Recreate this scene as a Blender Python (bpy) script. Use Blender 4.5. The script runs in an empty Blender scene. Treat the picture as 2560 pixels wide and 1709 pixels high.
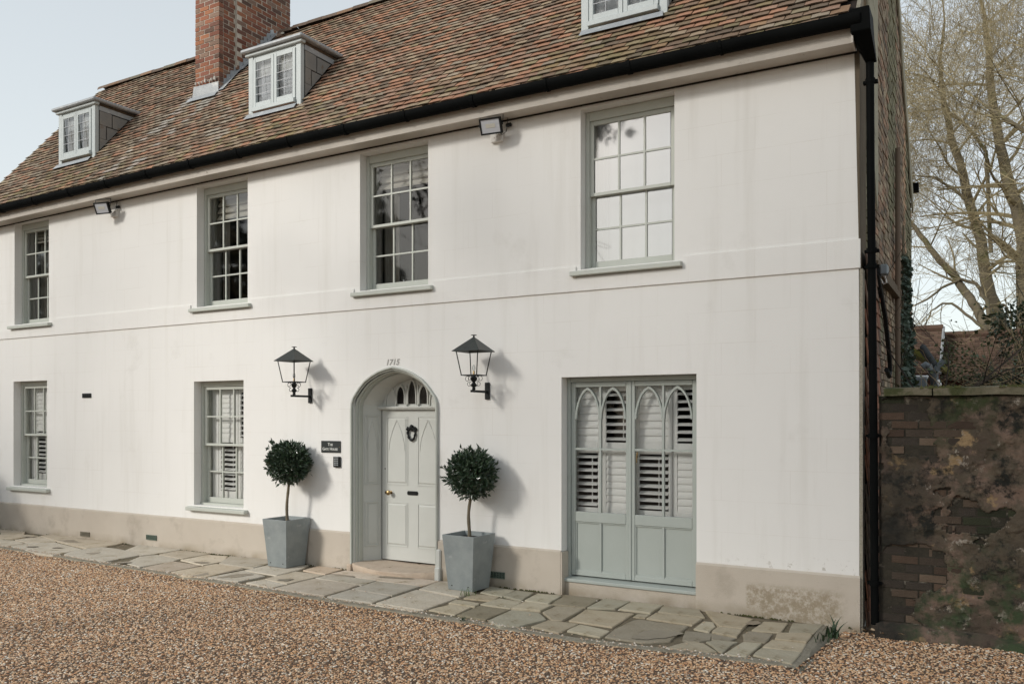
import bpy, math, random
import numpy as np
from mathutils import Vector, noise, Matrix
R = math.radians
random.seed(7)
scene = bpy.context.scene
col = scene.collection

# ------------------------------------------------------------------ camera, sky, sun, exposure
cam_d = bpy.data.cameras.new('camera'); cam = bpy.data.objects.new('camera', cam_d); col.objects.link(cam)
cam.location = (1.0665, -8.2243, 1.90); cam.rotation_euler = (R(90), 0, R(29.846))
cam_d.sensor_width = 36; cam_d.lens = 29.53; cam_d.shift_y = 0.0752; cam_d.clip_end = 600
scene.camera = cam
SUN_TO = Vector((-0.17, -0.30, 0.172)).normalized()
world = bpy.data.worlds.new('World'); scene.world = world; world.use_nodes = True
wn = world.node_tree.nodes; wl = world.node_tree.links; wn.clear()
sky = wn.new('ShaderNodeTexSky'); sky.sky_type = 'NISHITA'; sky.sun_disc = False
sky.sun_elevation = math.asin(SUN_TO.z); sky.sun_rotation = math.atan2(SUN_TO.x, SUN_TO.y)
sky.air_density = 1.0; sky.dust_density = 1.0; sky.ozone_density = 1.0
veil = wn.new('ShaderNodeMix'); veil.data_type = 'RGBA'; veil.inputs[0].default_value = 0.62
veil.inputs[7].default_value = (6.25, 6.45, 6.2, 1)          # thin even high cloud over the blue
bg = wn.new('ShaderNodeBackground'); bg.inputs[1].default_value = 0.120
wo = wn.new('ShaderNodeOutputWorld')
wtc = wn.new('ShaderNodeTexCoord'); wsp = wn.new('ShaderNodeSeparateXYZ'); wmr = wn.new('ShaderNodeMapRange')
wmr.inputs[1].default_value = 0; wmr.inputs[2].default_value = .95; wmr.inputs[3].default_value = .80; wmr.inputs[4].default_value = .36   # haze thins towards the zenith
wl.new(wtc.outputs['Generated'], wsp.inputs[0]); wl.new(wsp.outputs[2], wmr.inputs[0]); wl.new(wmr.outputs[0], veil.inputs[0])
wl.new(sky.outputs[0], veil.inputs[6]); wl.new(veil.outputs[2], bg.inputs[0]); wl.new(bg.outputs[0], wo.inputs[0])
sun_d = bpy.data.lights.new('sun', 'SUN'); sun_d.energy = 2.15; sun_d.angle = R(11); sun_d.color = (1, 0.965, 0.90)
sun = bpy.data.objects.new('sun', sun_d); col.objects.link(sun)
sun.rotation_euler = SUN_TO.to_track_quat('Z', 'Y').to_euler(); sun.location = SUN_TO * 50
vs = scene.view_settings; vs.view_transform = 'Standard'; vs.look = 'None'; vs.exposure = 0.36; vs.gamma = 1.0
vs.use_curve_mapping = False

# ------------------------------------------------------------------ helpers
class MB:
    def __init__(s): s.v = []; s.f = []; s.t = []
    def add(s, vs, fs, tint=None):
        b = len(s.v); s.v += [tuple(p) for p in vs]; s.f += [tuple(i + b for i in f) for f in fs]
        if tint is not None: s.t += [tint] * len(fs)
        return s
    def box(s, x0, x1, y0, y1, z0, z1, tint=None):
        return s.add([(x0,y0,z0),(x1,y0,z0),(x1,y1,z0),(x0,y1,z0),(x0,y0,z1),(x1,y0,z1),(x1,y1,z1),(x0,y1,z1)],
            [(0,3,2,1),(4,5,6,7),(0,1,5,4),(1,2,6,5),(2,3,7,6),(3,0,4,7)], tint)
    def tube(s, pts, r, n=8, cap=True, closed=False):
        pts = [Vector(p) for p in pts]; k = len(pts); rs = r if isinstance(r, (list, tuple)) else [r] * k
        ring = []; up = None
        for i, p in enumerate(pts):
            a = pts[i-1] if (i > 0 or closed) else p; b = pts[(i+1) % k] if (i < k-1 or closed) else p
            d = (b - a).normalized() if (b - a).length > 1e-9 else Vector((0,0,1))
            if up is None: up = Vector((0,0,1)) if abs(d.z) < .9 else Vector((1,0,0))
            u = (up - d * up.dot(d))
            if u.length < 1e-6: u = d.orthogonal()
            u.normalize(); w = d.cross(u); up = u
            ring.append([p + (u * math.cos(2*math.pi*j/n) + w * math.sin(2*math.pi*j/n)) * rs[i] for j in range(n)])
        fs = []
        for i in range(k if closed else k-1):
            for j in range(n):
                a, b = i*n + j, i*n + (j+1) % n; c = ((i+1) % k)*n
                fs.append((a, b, c + (j+1) % n, c + j))
        if cap and not closed:
            fs.append(tuple(range(n))[::-1]); fs.append(tuple((k-1)*n + j for j in range(n)))
        return s.add([q for rr in ring for q in rr], fs)
    def lathe(s, prof, c=(0,0,0), n=16):
        vs = []; fs = []; c = Vector(c)
        for r, z in prof:
            for j in range(n):
                a = 2*math.pi*j/n; vs.append((c.x + r*math.cos(a), c.y + r*math.sin(a), c.z + z))
        for i in range(len(prof)-1):
            for j in range(n):
                fs.append((i*n+j, i*n+(j+1)%n, (i+1)*n+(j+1)%n, (i+1)*n+j))
        fs.append(tuple(range(n))[::-1]); fs.append(tuple((len(prof)-1)*n + j for j in range(n)))
        return s.add(vs, fs)
    def prism(s, poly, y0, y1):           # poly of (x,z), extruded in y
        n = len(poly)
        vs = [(x, y0, z) for x, z in poly] + [(x, y1, z) for x, z in poly]
        fs = [tuple(range(n)), tuple(range(n, 2*n))[::-1]] + [(i, n+i, n+(i+1)%n, (i+1)%n) for i in range(n)]
        return s.add(vs, fs)
    def band(s, outer, inner, y0, y1):    # strip between two open curves of (x,z)
        n = len(outer); vs = [(x,y0,z) for x,z in outer]+[(x,y0,z) for x,z in inner]+[(x,y1,z) for x,z in outer]+[(x,y1,z) for x,z in inner]
        fs = []
        for i in range(n-1):
            fs += [(i,i+1,n+i+1,n+i), (2*n+i+1,2*n+i,3*n+i,3*n+i+1), (i+1,i,2*n+i,2*n+i+1), (n+i,n+i+1,3*n+i+1,3*n+i)]
        fs += [(0,n,3*n,2*n), (n-1,3*n-1,4*n-1,2*n-1)]
        return s.add(vs, fs)
    def mesh(s, name):
        me = bpy.data.meshes.new(name); me.from_pydata(s.v, [], s.f)
        if s.t:
            a = me.attributes.new('tint', 'FLOAT_COLOR', 'FACE')
            a.data.foreach_set('color', np.array([(*t, 1) for t in s.t], dtype=np.float32).ravel())
        me.update(); return me
    def obj(s, name, mat, parent=None, loc=None, bevel=0, smooth=False, label=None, kind=None, seg=1):
        o = bpy.data.objects.new(name, s.mesh(name)); col.objects.link(o); o.data.materials.append(mat)
        if loc: o.location = loc
        if parent: o.parent = parent
        if bevel:
            b = o.modifiers.new('bevel', 'BEVEL'); b.width = bevel; b.segments = seg; b.limit_method = 'ANGLE'
        if smooth: smooth_on(o.data)
        if label: o['label'] = label
        if kind: o['kind'] = kind
        o.color = (0, 0, 0, 1)
        return o
def smooth_on(me, ang=40):
    me.polygons.foreach_set('use_smooth', [True] * len(me.polygons))
    try: me.set_sharp_from_angle(angle=R(ang))
    except Exception: pass
def thing(name, label, cat, loc=(0,0,0), rz=0, group=None):
    o = bpy.data.objects.new(name, None); col.objects.link(o); o.location = loc; o.rotation_euler[2] = rz
    o.empty_display_size = .2
    o['label'] = label; o['category'] = cat
    if group: o['group'] = group
    return o
def tag(o, label, cat, group=None):
    o['label'] = label; o['category'] = cat
    if group: o['group'] = group
    return o
def copy_tree(o, parent=None):
    c = o.copy(); col.objects.link(c)
    if parent: c.parent = parent
    for ch in list(o.children): copy_tree(ch, c)
    return c
def inst(o, parent, loc=None, rot=None, color=None):
    c = o.copy(); col.objects.link(c); c.parent = parent
    if loc is not None: c.location = loc
    if rot is not None: c.rotation_euler = rot
    if color is not None: c.color = (*color, 1)
    return c

# ------------------------------------------------------------------ materials
def mat(name, c1, c2=None, rough=.7, scale=6, amt=1.0, bump=0, bscale=60, tint=False, metal=0, spec=.4, coat=0, c3=None, s3=1.5, t3=.55, stretch=(1,1,1), rnd=0):
    m = bpy.data.materials.new(name); m.use_nodes = True; n = m.node_tree.nodes; l = m.node_tree.links
    b = n['Principled BSDF']; b.inputs['Roughness'].default_value = rough; b.inputs['Metallic'].default_value = metal
    b.inputs['Specular IOR Level'].default_value = spec; b.inputs['Coat Weight'].default_value = coat
    tc = n.new('ShaderNodeTexCoord'); mp = n.new('ShaderNodeMapping'); l.new(tc.outputs['Object'], mp.inputs[0]); mp.inputs['Scale'].default_value = stretch
    def noisef(sc, det=6, rg=.6):
        t = n.new('ShaderNodeTexNoise'); t.inputs['Scale'].default_value = sc; t.inputs['Detail'].default_value = det; t.inputs['Roughness'].default_value = rg
        l.new(mp.outputs[0], t.inputs[0]); return t
    def ramp(src, p0, p1):
        r = n.new('ShaderNodeMapRange'); r.inputs[1].default_value = p0; r.inputs[2].default_value = p1; l.new(src, r.inputs[0]); return r.outputs[0]
    def mix(f, a, c, mode='MIX'):
        x = n.new('ShaderNodeMix'); x.data_type = 'RGBA'; x.blend_type = mode
        if isinstance(f, float): x.inputs[0].default_value = f
        else: l.new(f, x.inputs[0])
        for i, q in ((6, a), (7, c)):
            if isinstance(q, tuple): x.inputs[i].default_value = (*q, 1)
            else: l.new(q, x.inputs[i])
        return x.outputs[2]
    cur = c1
    if c2: cur = mix(ramp(noisef(scale).outputs[0], .5 - .25/amt, .5 + .25/amt), c1, c2)
    if c3: cur = mix(ramp(noisef(s3, 8, .65).outputs[0], t3, t3 + .12), cur, c3)
    if tint:
        oi = n.new('ShaderNodeObjectInfo'); at = n.new('ShaderNodeAttribute'); at.attribute_name = 'tint'
        s = mix(1.0, oi.outputs['Color'], at.outputs['Color'], 'ADD')
        cur = mix(1.0, s, cur, 'MULTIPLY')
    if rnd:
        oi2 = n.new('ShaderNodeObjectInfo'); rr = n.new('ShaderNodeMapRange'); rr.inputs[3].default_value = 1 - rnd; rr.inputs[4].default_value = 1 + rnd
        l.new(oi2.outputs['Random'], rr.inputs[0]); cur = mix(1.0, cur, rr.outputs[0], 'MULTIPLY')
    if isinstance(cur, tuple): b.inputs['Base Color'].default_value = (*cur, 1)
    else: l.new(cur, b.inputs['Base Color'])
    if bump:
        bn = n.new('ShaderNodeBump'); bn.inputs['Strength'].default_value = bump; bn.inputs['Distance'].default_value = .01
        l.new(noisef(bscale, 5, .6).outputs[0], bn.inputs['Height']); l.new(bn.outputs[0], b.inputs['Normal'])
    m['_'] = 1
    return m
PAINT = (.50, .515, .465); PAINT2 = (.46, .475, .425)
M_sage = mat('sage_paint', PAINT, PAINT2, rough=.45, scale=3, bump=.15, bscale=90)
M_surr = mat('door_surround_paint', (.49,.505,.46), (.44,.455,.41), rough=.5, scale=4, bump=.2, bscale=60)
M_blue = mat('grey_blue_paint', (.40,.43,.40), (.365,.395,.365), rough=.45, scale=3, bump=.12, bscale=90)
M_door = mat('pale_sage_paint', (.57,.575,.54), (.53,.535,.50), rough=.42, scale=3, bump=.12, bscale=90)
M_dorm = mat('grey_white_paint', (.50,.535,.53), (.44,.475,.47), rough=.5, scale=5, bump=.2, bscale=70, c3=(.33,.27,.2), s3=9, t3=.72)
M_white = mat('white_shutter_paint', (.90,.89,.87), (.87,.86,.84), rough=.45, scale=3)
M_black = mat('black_gutter_plastic', (.004,.0045,.0045), (.007,.0075,.0075), rough=.5, scale=4, bump=.1, spec=.02)
M_iron = mat('painted_black_iron', (.008,.009,.009), (.014,.015,.015), spec=.25, rough=.45, scale=20, bump=.2)
M_cap = mat('blackened_copper', (.035,.043,.043), (.055,.058,.052), rough=.42, scale=12, bump=.2, metal=.3, c3=(.09,.10,.095), s3=14, t3=.62)
M_brass = mat('old_brass', (.42,.30,.14), (.25,.17,.09), rough=.35, scale=30, metal=.9)
M_lead = mat('lead_sheet', (.40,.415,.42), (.30,.315,.325), rough=.55, scale=8, bump=.3, bscale=30, metal=.15, c3=(.56,.56,.54), s3=5, t3=.56)
M_stone = mat('worn_step_stone', (.56,.46,.36), (.44,.35,.27), rough=.85, scale=9, bump=.8, bscale=40, c3=(.17,.12,.065), s3=7, t3=.6)
M_soffit = mat('weathered_soffit_paint', (.52,.475,.42), (.44,.40,.35), rough=.75, scale=5, bump=.3, c3=(.2,.16,.12), s3=9, t3=.64)
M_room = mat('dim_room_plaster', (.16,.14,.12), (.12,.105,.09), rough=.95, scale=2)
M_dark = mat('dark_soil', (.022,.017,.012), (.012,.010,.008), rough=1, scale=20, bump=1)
M_linen = mat('linen_blind', (.62,.57,.49), (.52,.47,.39), rough=.9, scale=14, stretch=(6,1,1))
M_curt = mat('pale_curtain', (.42,.39,.34), (.34,.31,.27), rough=.95, scale=8)
M_curt_back = mat('white_curtain_and_backing', (.72,.73,.76), (.66,.67,.70), rough=.95, scale=6)  # one real curtain strip, plus the sheets standing in for reflected sky
M_zinc = mat('zinc_planter', (.30,.325,.32), (.19,.215,.22), rough=.55, scale=4.5, bump=.25, bscale=40, metal=.15, c3=(.37,.385,.38), s3=5, t3=.6)
M_bark = mat('bay_stem', (.20,.165,.11), (.12,.10,.07), rough=.9, scale=30, bump=.6)
M_leaf = mat('bay_leaf', (.045,.078,.040), (.024,.043,.023), rough=.32, scale=22, spec=.55, c3=(.075,.105,.045), s3=19, t3=.66)
M_leaf.node_tree.nodes['Principled BSDF'].inputs['Coat Weight'].default_value = .15
M_slate = mat('cheek_slate', (.27,.25,.22), (.20,.195,.185), rough=.7, scale=5, bump=.4, c3=(.17,.105,.05), s3=6, t3=.6)
M_mortar = mat('lime_mortar', (.62,.57,.49), (.46,.41,.34), rough=.95, scale=25, bump=1)
M_brick = mat('brick', (1,1,1), (.72,.70,.68), rough=.9, scale=14, bump=.8, bscale=80, tint=True)
M_tile = mat('clay_tile', (1.0,1.0,1.0), (.78,.78,.76), rough=.88, scale=11, bump=.7, bscale=60, tint=True, c3=(1.2,1.22,1.0), s3=9, t3=.6)
M_slab = mat('york_stone', (1,1,1), (.78,.74,.68), rough=.85, scale=4.2, bump=.9, bscale=24, tint=True, c3=(.50,.45,.34), s3=4, t3=.58)
M_bed = mat('sand_and_moss_bed', (.21,.17,.115), (.09,.075,.045), rough=1, scale=14, bump=1, bscale=50, c3=(.045,.06,.022), s3=5, t3=.56)
M_cement = mat('cement_haunch', (.31,.28,.22), (.19,.17,.125), rough=.95, scale=14, bump=1, c3=(.10,.105,.055), s3=6, t3=.6)
M_puddle = mat('damp_patch', (.27,.225,.165), (.20,.165,.12), rough=.38, scale=5, spec=.4)

def glass(name, tintc=(.93,.95,.95), refl=.14, wav=.018):
    m = bpy.data.materials.new(name); m.use_nodes = True; n = m.node_tree.nodes; l = m.node_tree.links; n.clear()
    o = n.new('ShaderNodeOutputMaterial'); t = n.new('ShaderNodeBsdfTransparent'); t.inputs[0].default_value = (*tintc, 1)
    g = n.new('ShaderNodeBsdfGlossy'); g.inputs['Roughness'].default_value = .035
    tc = n.new('ShaderNodeTexCoord'); nz = n.new('ShaderNodeTexNoise'); nz.inputs['Scale'].default_value = 3.5; nz.inputs['Detail'].default_value = 1
    l.new(tc.outputs['Object'], nz.inputs[0])
    bp = n.new('ShaderNodeBump'); bp.inputs['Strength'].default_value = wav; bp.inputs['Distance'].default_value = .02
    l.new(nz.outputs[0], bp.inputs['Height']); l.new(bp.outputs[0], g.inputs['Normal'])
    f = n.new('ShaderNodeFresnel'); f.inputs[0].default_value = 1.5
    a = n.new('ShaderNodeMath'); a.operation = 'MULTIPLY_ADD'; a.inputs[1].default_value = 1.6; a.inputs[2].default_value = refl - .06
    l.new(f.outputs[0], a.inputs[0])
    x = n.new('ShaderNodeMixShader'); l.new(a.outputs[0], x.inputs[0]); l.new(t.outputs[0], x.inputs[1]); l.new(g.outputs[0], x.inputs[2])
    l.new(x.outputs[0], o.inputs[0]); return m
M_glass = glass('window_glass', refl=.10)
M_glass_low = glass('clear_window_glass', tintc=(.99,1,.99), refl=.03, wav=.006)
M_glass_dorm = glass('dormer_glass', refl=.16)
M_glass_up = glass('sky_bright_window_glass', refl=.50)

def render_wall_mat():
    m = mat('painted_lime_render', (.785,.768,.738), (.755,.738,.706), rough=.82, scale=.7, bump=.35, bscale=180, c3=(.70,.68,.643), s3=1.2, t3=.60)
    n = m.node_tree.nodes; l = m.node_tree.links; b = n['Principled BSDF']
    src = b.inputs['Base Color'].links[0].from_socket
    tc = n.new('ShaderNodeTexCoord'); sp = n.new('ShaderNodeSeparateXYZ'); l.new(tc.outputs['Object'], sp.inputs[0])
    cb = n.new('ShaderNodeCombineXYZ'); l.new(sp.outputs[0], cb.inputs[0]); l.new(sp.outputs[2], cb.inputs[1])
    ad = n.new('ShaderNodeVectorMath'); ad.operation = 'ADD'; ad.inputs[1].default_value = (20.08, -.478 + 3.1, 0); l.new(cb.outputs[0], ad.inputs[0])
    br = n.new('ShaderNodeTexBrick'); br.inputs['Scale'].default_value = 1; br.inputs['Brick Width'].default_value = .66; br.inputs['Row Height'].default_value = .31
    br.inputs['Mortar Size'].default_value = .0022; br.inputs['Mortar Smooth'].default_value = .4; br.offset = .5; l.new(ad.outputs[0], br.inputs[0])
    nz = n.new('ShaderNodeTexNoise'); nz.inputs['Scale'].default_value = 1.4; nz.inputs['Detail'].default_value = 4; l.new(tc.outputs['Object'], nz.inputs[0])
    mr = n.new('ShaderNodeMapRange'); mr.inputs[1].default_value = .42; mr.inputs[2].default_value = .7; l.new(nz.outputs[0], mr.inputs[0])
    mu = n.new('ShaderNodeMath'); mu.operation = 'MULTIPLY'; l.new(br.outputs['Fac'], mu.inputs[0]); l.new(mr.outputs[0], mu.inputs[1])
    mx = n.new('ShaderNodeMix'); mx.data_type = 'RGBA'; l.new(mu.outputs[0], mx.inputs[0]); l.new(src, mx.inputs[6]); mx.inputs[7].default_value = (.63,.595,.545,1)
    # old damp stains low on the wall, broken up by noise
    n2 = n.new('ShaderNodeTexNoise'); n2.inputs['Scale'].default_value = 12; n2.inputs['Detail'].default_value = 8; n2.inputs['Roughness'].default_value = .7; l.new(tc.outputs['Object'], n2.inputs[0])
    hz = n.new('ShaderNodeMapRange'); hz.inputs[1].default_value = .62; hz.inputs[2].default_value = .46; hz.inputs[3].default_value = 0; hz.inputs[4].default_value = 1; l.new(sp.outputs[2], hz.inputs[0])
    rx = n.new('ShaderNodeMapRange'); rx.inputs[1].default_value = -1.4; rx.inputs[2].default_value = -.5; l.new(sp.outputs[0], rx.inputs[0])
    t1 = n.new('ShaderNodeMath'); t1.operation = 'MULTIPLY'; l.new(hz.outputs[0], t1.inputs[0]); l.new(rx.outputs[0], t1.inputs[1])
    t2 = n.new('ShaderNodeMapRange'); t2.inputs[1].default_value = .56; t2.inputs[2].default_value = .62; l.new(n2.outputs[0], t2.inputs[0])
    t3 = n.new('ShaderNodeMath'); t3.operation = 'MULTIPLY'; l.new(t1.outputs[0], t3.inputs[0]); l.new(t2.outputs[0], t3.inputs[1])
    m2 = n.new('ShaderNodeMix'); m2.data_type = 'RGBA'; l.new(t3.outputs[0], m2.inputs[0]); l.new(mx.outputs[2], m2.inputs[6]); m2.inputs[7].default_value = (.33,.29,.23,1)
    ms = n.new('ShaderNodeMapping'); ms.inputs['Scale'].default_value = (5.5, 1, .35); l.new(tc.outputs['Object'], ms.inputs[0])
    n4 = n.new('ShaderNodeTexNoise'); n4.inputs['Scale'].default_value = 1; n4.inputs['Detail'].default_value = 7; n4.inputs['Roughness'].default_value = .6; l.new(ms.outputs[0], n4.inputs[0])
    r4 = n.new('ShaderNodeMapRange'); r4.inputs[1].default_value = .52; r4.inputs[2].default_value = .78; r4.inputs[4].default_value = .45; l.new(n4.outputs[0], r4.inputs[0])
    m4 = n.new('ShaderNodeMix'); m4.data_type = 'RGBA'; l.new(r4.outputs[0], m4.inputs[0]); l.new(m2.outputs[2], m4.inputs[6]); m4.inputs[7].default_value = (.62,.595,.545,1)
    l.new(m4.outputs[2], b.inputs['Base Color']); return m
M_wall = render_wall_mat()
M_plinth = mat('beige_plinth_render', (.54,.48,.405), (.475,.415,.345), rough=.85, scale=2, bump=.6, bscale=120, c3=(.42,.365,.30), s3=2.2, t3=.55)
def plinth_stain(m):
    n = m.node_tree.nodes; l = m.node_tree.links; b = n['Principled BSDF']; src = b.inputs['Base Color'].links[0].from_socket
    tc = n.new('ShaderNodeTexCoord'); sp = n.new('ShaderNodeSeparateXYZ'); l.new(tc.outputs['Object'], sp.inputs[0])
    def mr(s, a, c):
        r = n.new('ShaderNodeMapRange'); r.inputs[1].default_value = a; r.inputs[2].default_value = c; l.new(s, r.inputs[0]); return r.outputs[0]
    def mul(a, c, op='MULTIPLY'):
        q = n.new('ShaderNodeMath'); q.operation = op; l.new(a, q.inputs[0]); l.new(c, q.inputs[1]); return q.outputs[0]
    nz = n.new('ShaderNodeTexNoise'); nz.inputs['Scale'].default_value = 22; nz.inputs['Detail'].default_value = 8; nz.inputs['Roughness'].default_value = .75; l.new(tc.outputs['Object'], nz.inputs[0])
    n2 = n.new('ShaderNodeTexNoise'); n2.inputs['Scale'].default_value = 2.5; n2.inputs['Detail'].default_value = 5; l.new(tc.outputs['Object'], n2.inputs[0])
    big = mul(mul(mul(mr(sp.outputs[0], -1.03, -1.0), mr(sp.outputs[0], -.08, -.22)), mr(sp.outputs[2], .34, .26)), mr(nz.outputs[0], .38, .56))
    low = mul(mr(sp.outputs[2], .12, .0), mr(n2.outputs[0], .38, .62)); allf = mul(big, low, 'MAXIMUM')
    x = n.new('ShaderNodeMix'); x.data_type = 'RGBA'; l.new(allf, x.inputs[0]); l.new(src, x.inputs[6]); x.inputs[7].default_value = (.31,.255,.18,1)
    l.new(x.outputs[2], b.inputs['Base Color'])
plinth_stain(M_plinth)

# ------------------------------------------------------------------ the ground
def edge_y(x):                 # front edge of the paving
    P = [(-20,-.9),(-13.9,-1.05),(-11.8,-1.16),(-9,-1.30),(-6.3,-1.43),(-4.7,-1.53),(-3.2,-1.57),(-2.06,-1.66),(-1,-1.56),(-.29,-1.50)]
    if x > -.20: return -.0
    for (a, b), (c, d) in zip(P, P[1:]):
        if x <= c: return b + (d - b) * (x - a) / (c - a)
    return -1.5
g = MB(); g.add([(-150,-150,-.075),(150,-150,-.075),(150,150,-.075),(-150,150,-.075)], [(0,1,2,3)])
M_earth = mat('gravel_bed_far', (.34,.25,.17), (.20,.145,.10), rough=1, scale=60, bump=1, bscale=90)
gr = g.obj('ground', M_earth, kind='structure')

def ground_h(x, y):
    return -.045 + .026 * noise.noise(Vector((x*.5, y*.9, 0))) + .010 * noise.noise(Vector((x*1.7, y*2.3, 4)))
nx, ny = 190, 80
xs = np.linspace(-17, 4.4, nx); gm = MB(); idx = {}
for i, x in enumerate(xs):
    e = edge_y(x) + (.055 + .035*noise.noise(Vector((x*2.5, 0, 0))) if x < -.2 else .015)
    for j in range(ny):
        t = j / (ny-1); y = e - t**1.15 * (7.2 + (x + 5 if x > -5 else 0) * -.2)
        z = ground_h(x, y); 
        if x < -.2 and e - y < .16: z = z + (-.010 - z)*(1 - (e - y)/.16)
        gm.v.append((x, y, z))
for i in range(nx-1):
    for j in range(ny-1):
        a = i*ny + j; gm.f.append((a, a+1, a+ny+1, a+ny))
M_gb = mat('gravel_bed', (.16,.105,.07), (.07,.048,.032), rough=1, scale=90, bump=1, bscale=120)
gravel = gm.obj('gravel', M_gb, kind='stuff'); smooth_on(gravel.data)

def pebble_mat():
    m = bpy.data.materials.new('pebble'); m.use_nodes = True; n = m.node_tree.nodes; l = m.node_tree.links; b = n['Principled BSDF']
    oi = n.new('ShaderNodeObjectInfo'); cr = n.new('ShaderNodeValToRGB'); e = cr.color_ramp.elements; cr.color_ramp.interpolation = 'CONSTANT'
    pal = [(0,(.64,.39,.205)),(.15,(.73,.51,.325)),(.29,(.48,.255,.135)),(.41,(.80,.66,.49)),(.50,(.64,.425,.26)),(.62,(.34,.195,.112)),(.70,(.84,.765,.645)),(.76,(.58,.315,.155)),(.85,(.46,.375,.28)),(.89,(.70,.465,.29)),(.95,(.19,.132,.087))]
    e[0].position = 0; e[0].color = (*pal[0][1], 1); e[1].position = pal[1][0]; e[1].color = (*pal[1][1], 1)
    for p, c in pal[2:]: q = e.new(p); q.color = (*c, 1)
    l.new(oi.outputs['Random'], cr.inputs[0])
    tc = n.new('ShaderNodeTexCoord'); nz = n.new('ShaderNodeTexNoise'); nz.inputs['Scale'].default_value = 1.3; l.new(tc.outputs['Object'], nz.inputs[0])
    mx = n.new('ShaderNodeMix'); mx.data_type = 'RGBA'; mx.blend_type = 'MULTIPLY'; mx.inputs[0].default_value = .18; l.new(cr.outputs[0], mx.inputs[6]); l.new(nz.outputs[0], mx.inputs[7])
    l.new(mx.outputs[2], b.inputs['Base Color']); b.inputs['Roughness'].default_value = .6; b.inputs['Specular IOR Level'].default_value = .35; return m
M_peb = pebble_mat()
import bmesh
pc = bpy.data.collections.new('pebble_shapes')
for k in range(6):
    bm = bmesh.new(); bmesh.ops.create_icosphere(bm, subdivisions=1, radius=1)
    rr = random.Random(k)
    for v in bm.verts:
        v.co *= rr.uniform(.72, 1.12)
    for v in bm.verts: v.co.x *= 1.15; v.co.y *= .85; v.co.z *= .55
    me = bpy.data.meshes.new('pebble'); bm.to_mesh(me); bm.free(); me.materials.append(M_peb); smooth_on(me, 50)
    pc.objects.link(bpy.data.objects.new('pebble', me))
ng = bpy.data.node_groups.new('pebble_scatter', 'GeometryNodeTree')
ng.interface.new_socket('Geometry', in_out='INPUT', socket_type='NodeSocketGeometry'); ng.interface.new_socket('Geometry', in_out='OUTPUT', socket_type='NodeSocketGeometry')
N = ng.nodes; L_ = ng.links
gi = N.new('NodeGroupInput'); go = N.new('NodeGroupOutput'); dp = N.new('GeometryNodeDistributePointsOnFaces'); dp.inputs['Density'].default_value = 2500
ci = N.new('GeometryNodeCollectionInfo'); ci.inputs[0].default_value = pc; ci.inputs['Separate Children'].default_value = True; ci.inputs['Reset Children'].default_value = True
ip = N.new('GeometryNodeInstanceOnPoints'); ip.inputs['Pick Instance'].default_value = True
rr_ = N.new('FunctionNodeRandomValue'); rr_.data_type = 'FLOAT_VECTOR'; rr_.inputs[0].default_value = (-.5,-.5,0); rr_.inputs[1].default_value = (.5,.5,6.28)
rs_ = N.new('FunctionNodeRandomValue'); rs_.data_type = 'FLOAT'; rs_.inputs[2].default_value = .0065; rs_.inputs[3].default_value = .0145; rs_.inputs['Seed'].default_value = 3
jg = N.new('GeometryNodeJoinGeometry')
L_.new(gi.outputs[0], dp.inputs[0]); L_.new(dp.outputs[0], ip.inputs[0]); L_.new(ci.outputs[0], ip.inputs['Instance'])
L_.new(rr_.outputs[0], ip.inputs['Rotation']); L_.new(rs_.outputs[1], ip.inputs['Scale'])
L_.new(ip.outputs[0], jg.inputs[0]); L_.new(gi.outputs[0], jg.inputs[0]); L_.new(jg.outputs[0], go.inputs[0])
md = gravel.modifiers.new('pebbles', 'NODES'); md.node_group = ng
# a few pebbles kicked on to the flagstones
sp_ = MB(); sp_t = []
for k in range(900):
    x = random.uniform(-13, -.35); y = edge_y(x) + abs(random.gauss(0, .045)) - .01 if random.random() < .93 else random.uniform(edge_y(x), -.05)
    if -4.3 < x < -3.8 and y > -.6: continue
    s = random.uniform(.005, .011); a = random.random()*6; n0 = len(sp_.v)
    c = (.45,.33,.23) if random.random() < .6 else (.65,.58,.5)
    z = .008
    pts = [(x+s*math.cos(a+q*1.05)*1.2, y+s*math.sin(a+q*1.05), z) for q in range(6)] + [(x, y, z+s*.9), ]
    sp_.add(pts, [(q, (q+1) % 6, 6) for q in range(6)], c)

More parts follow.
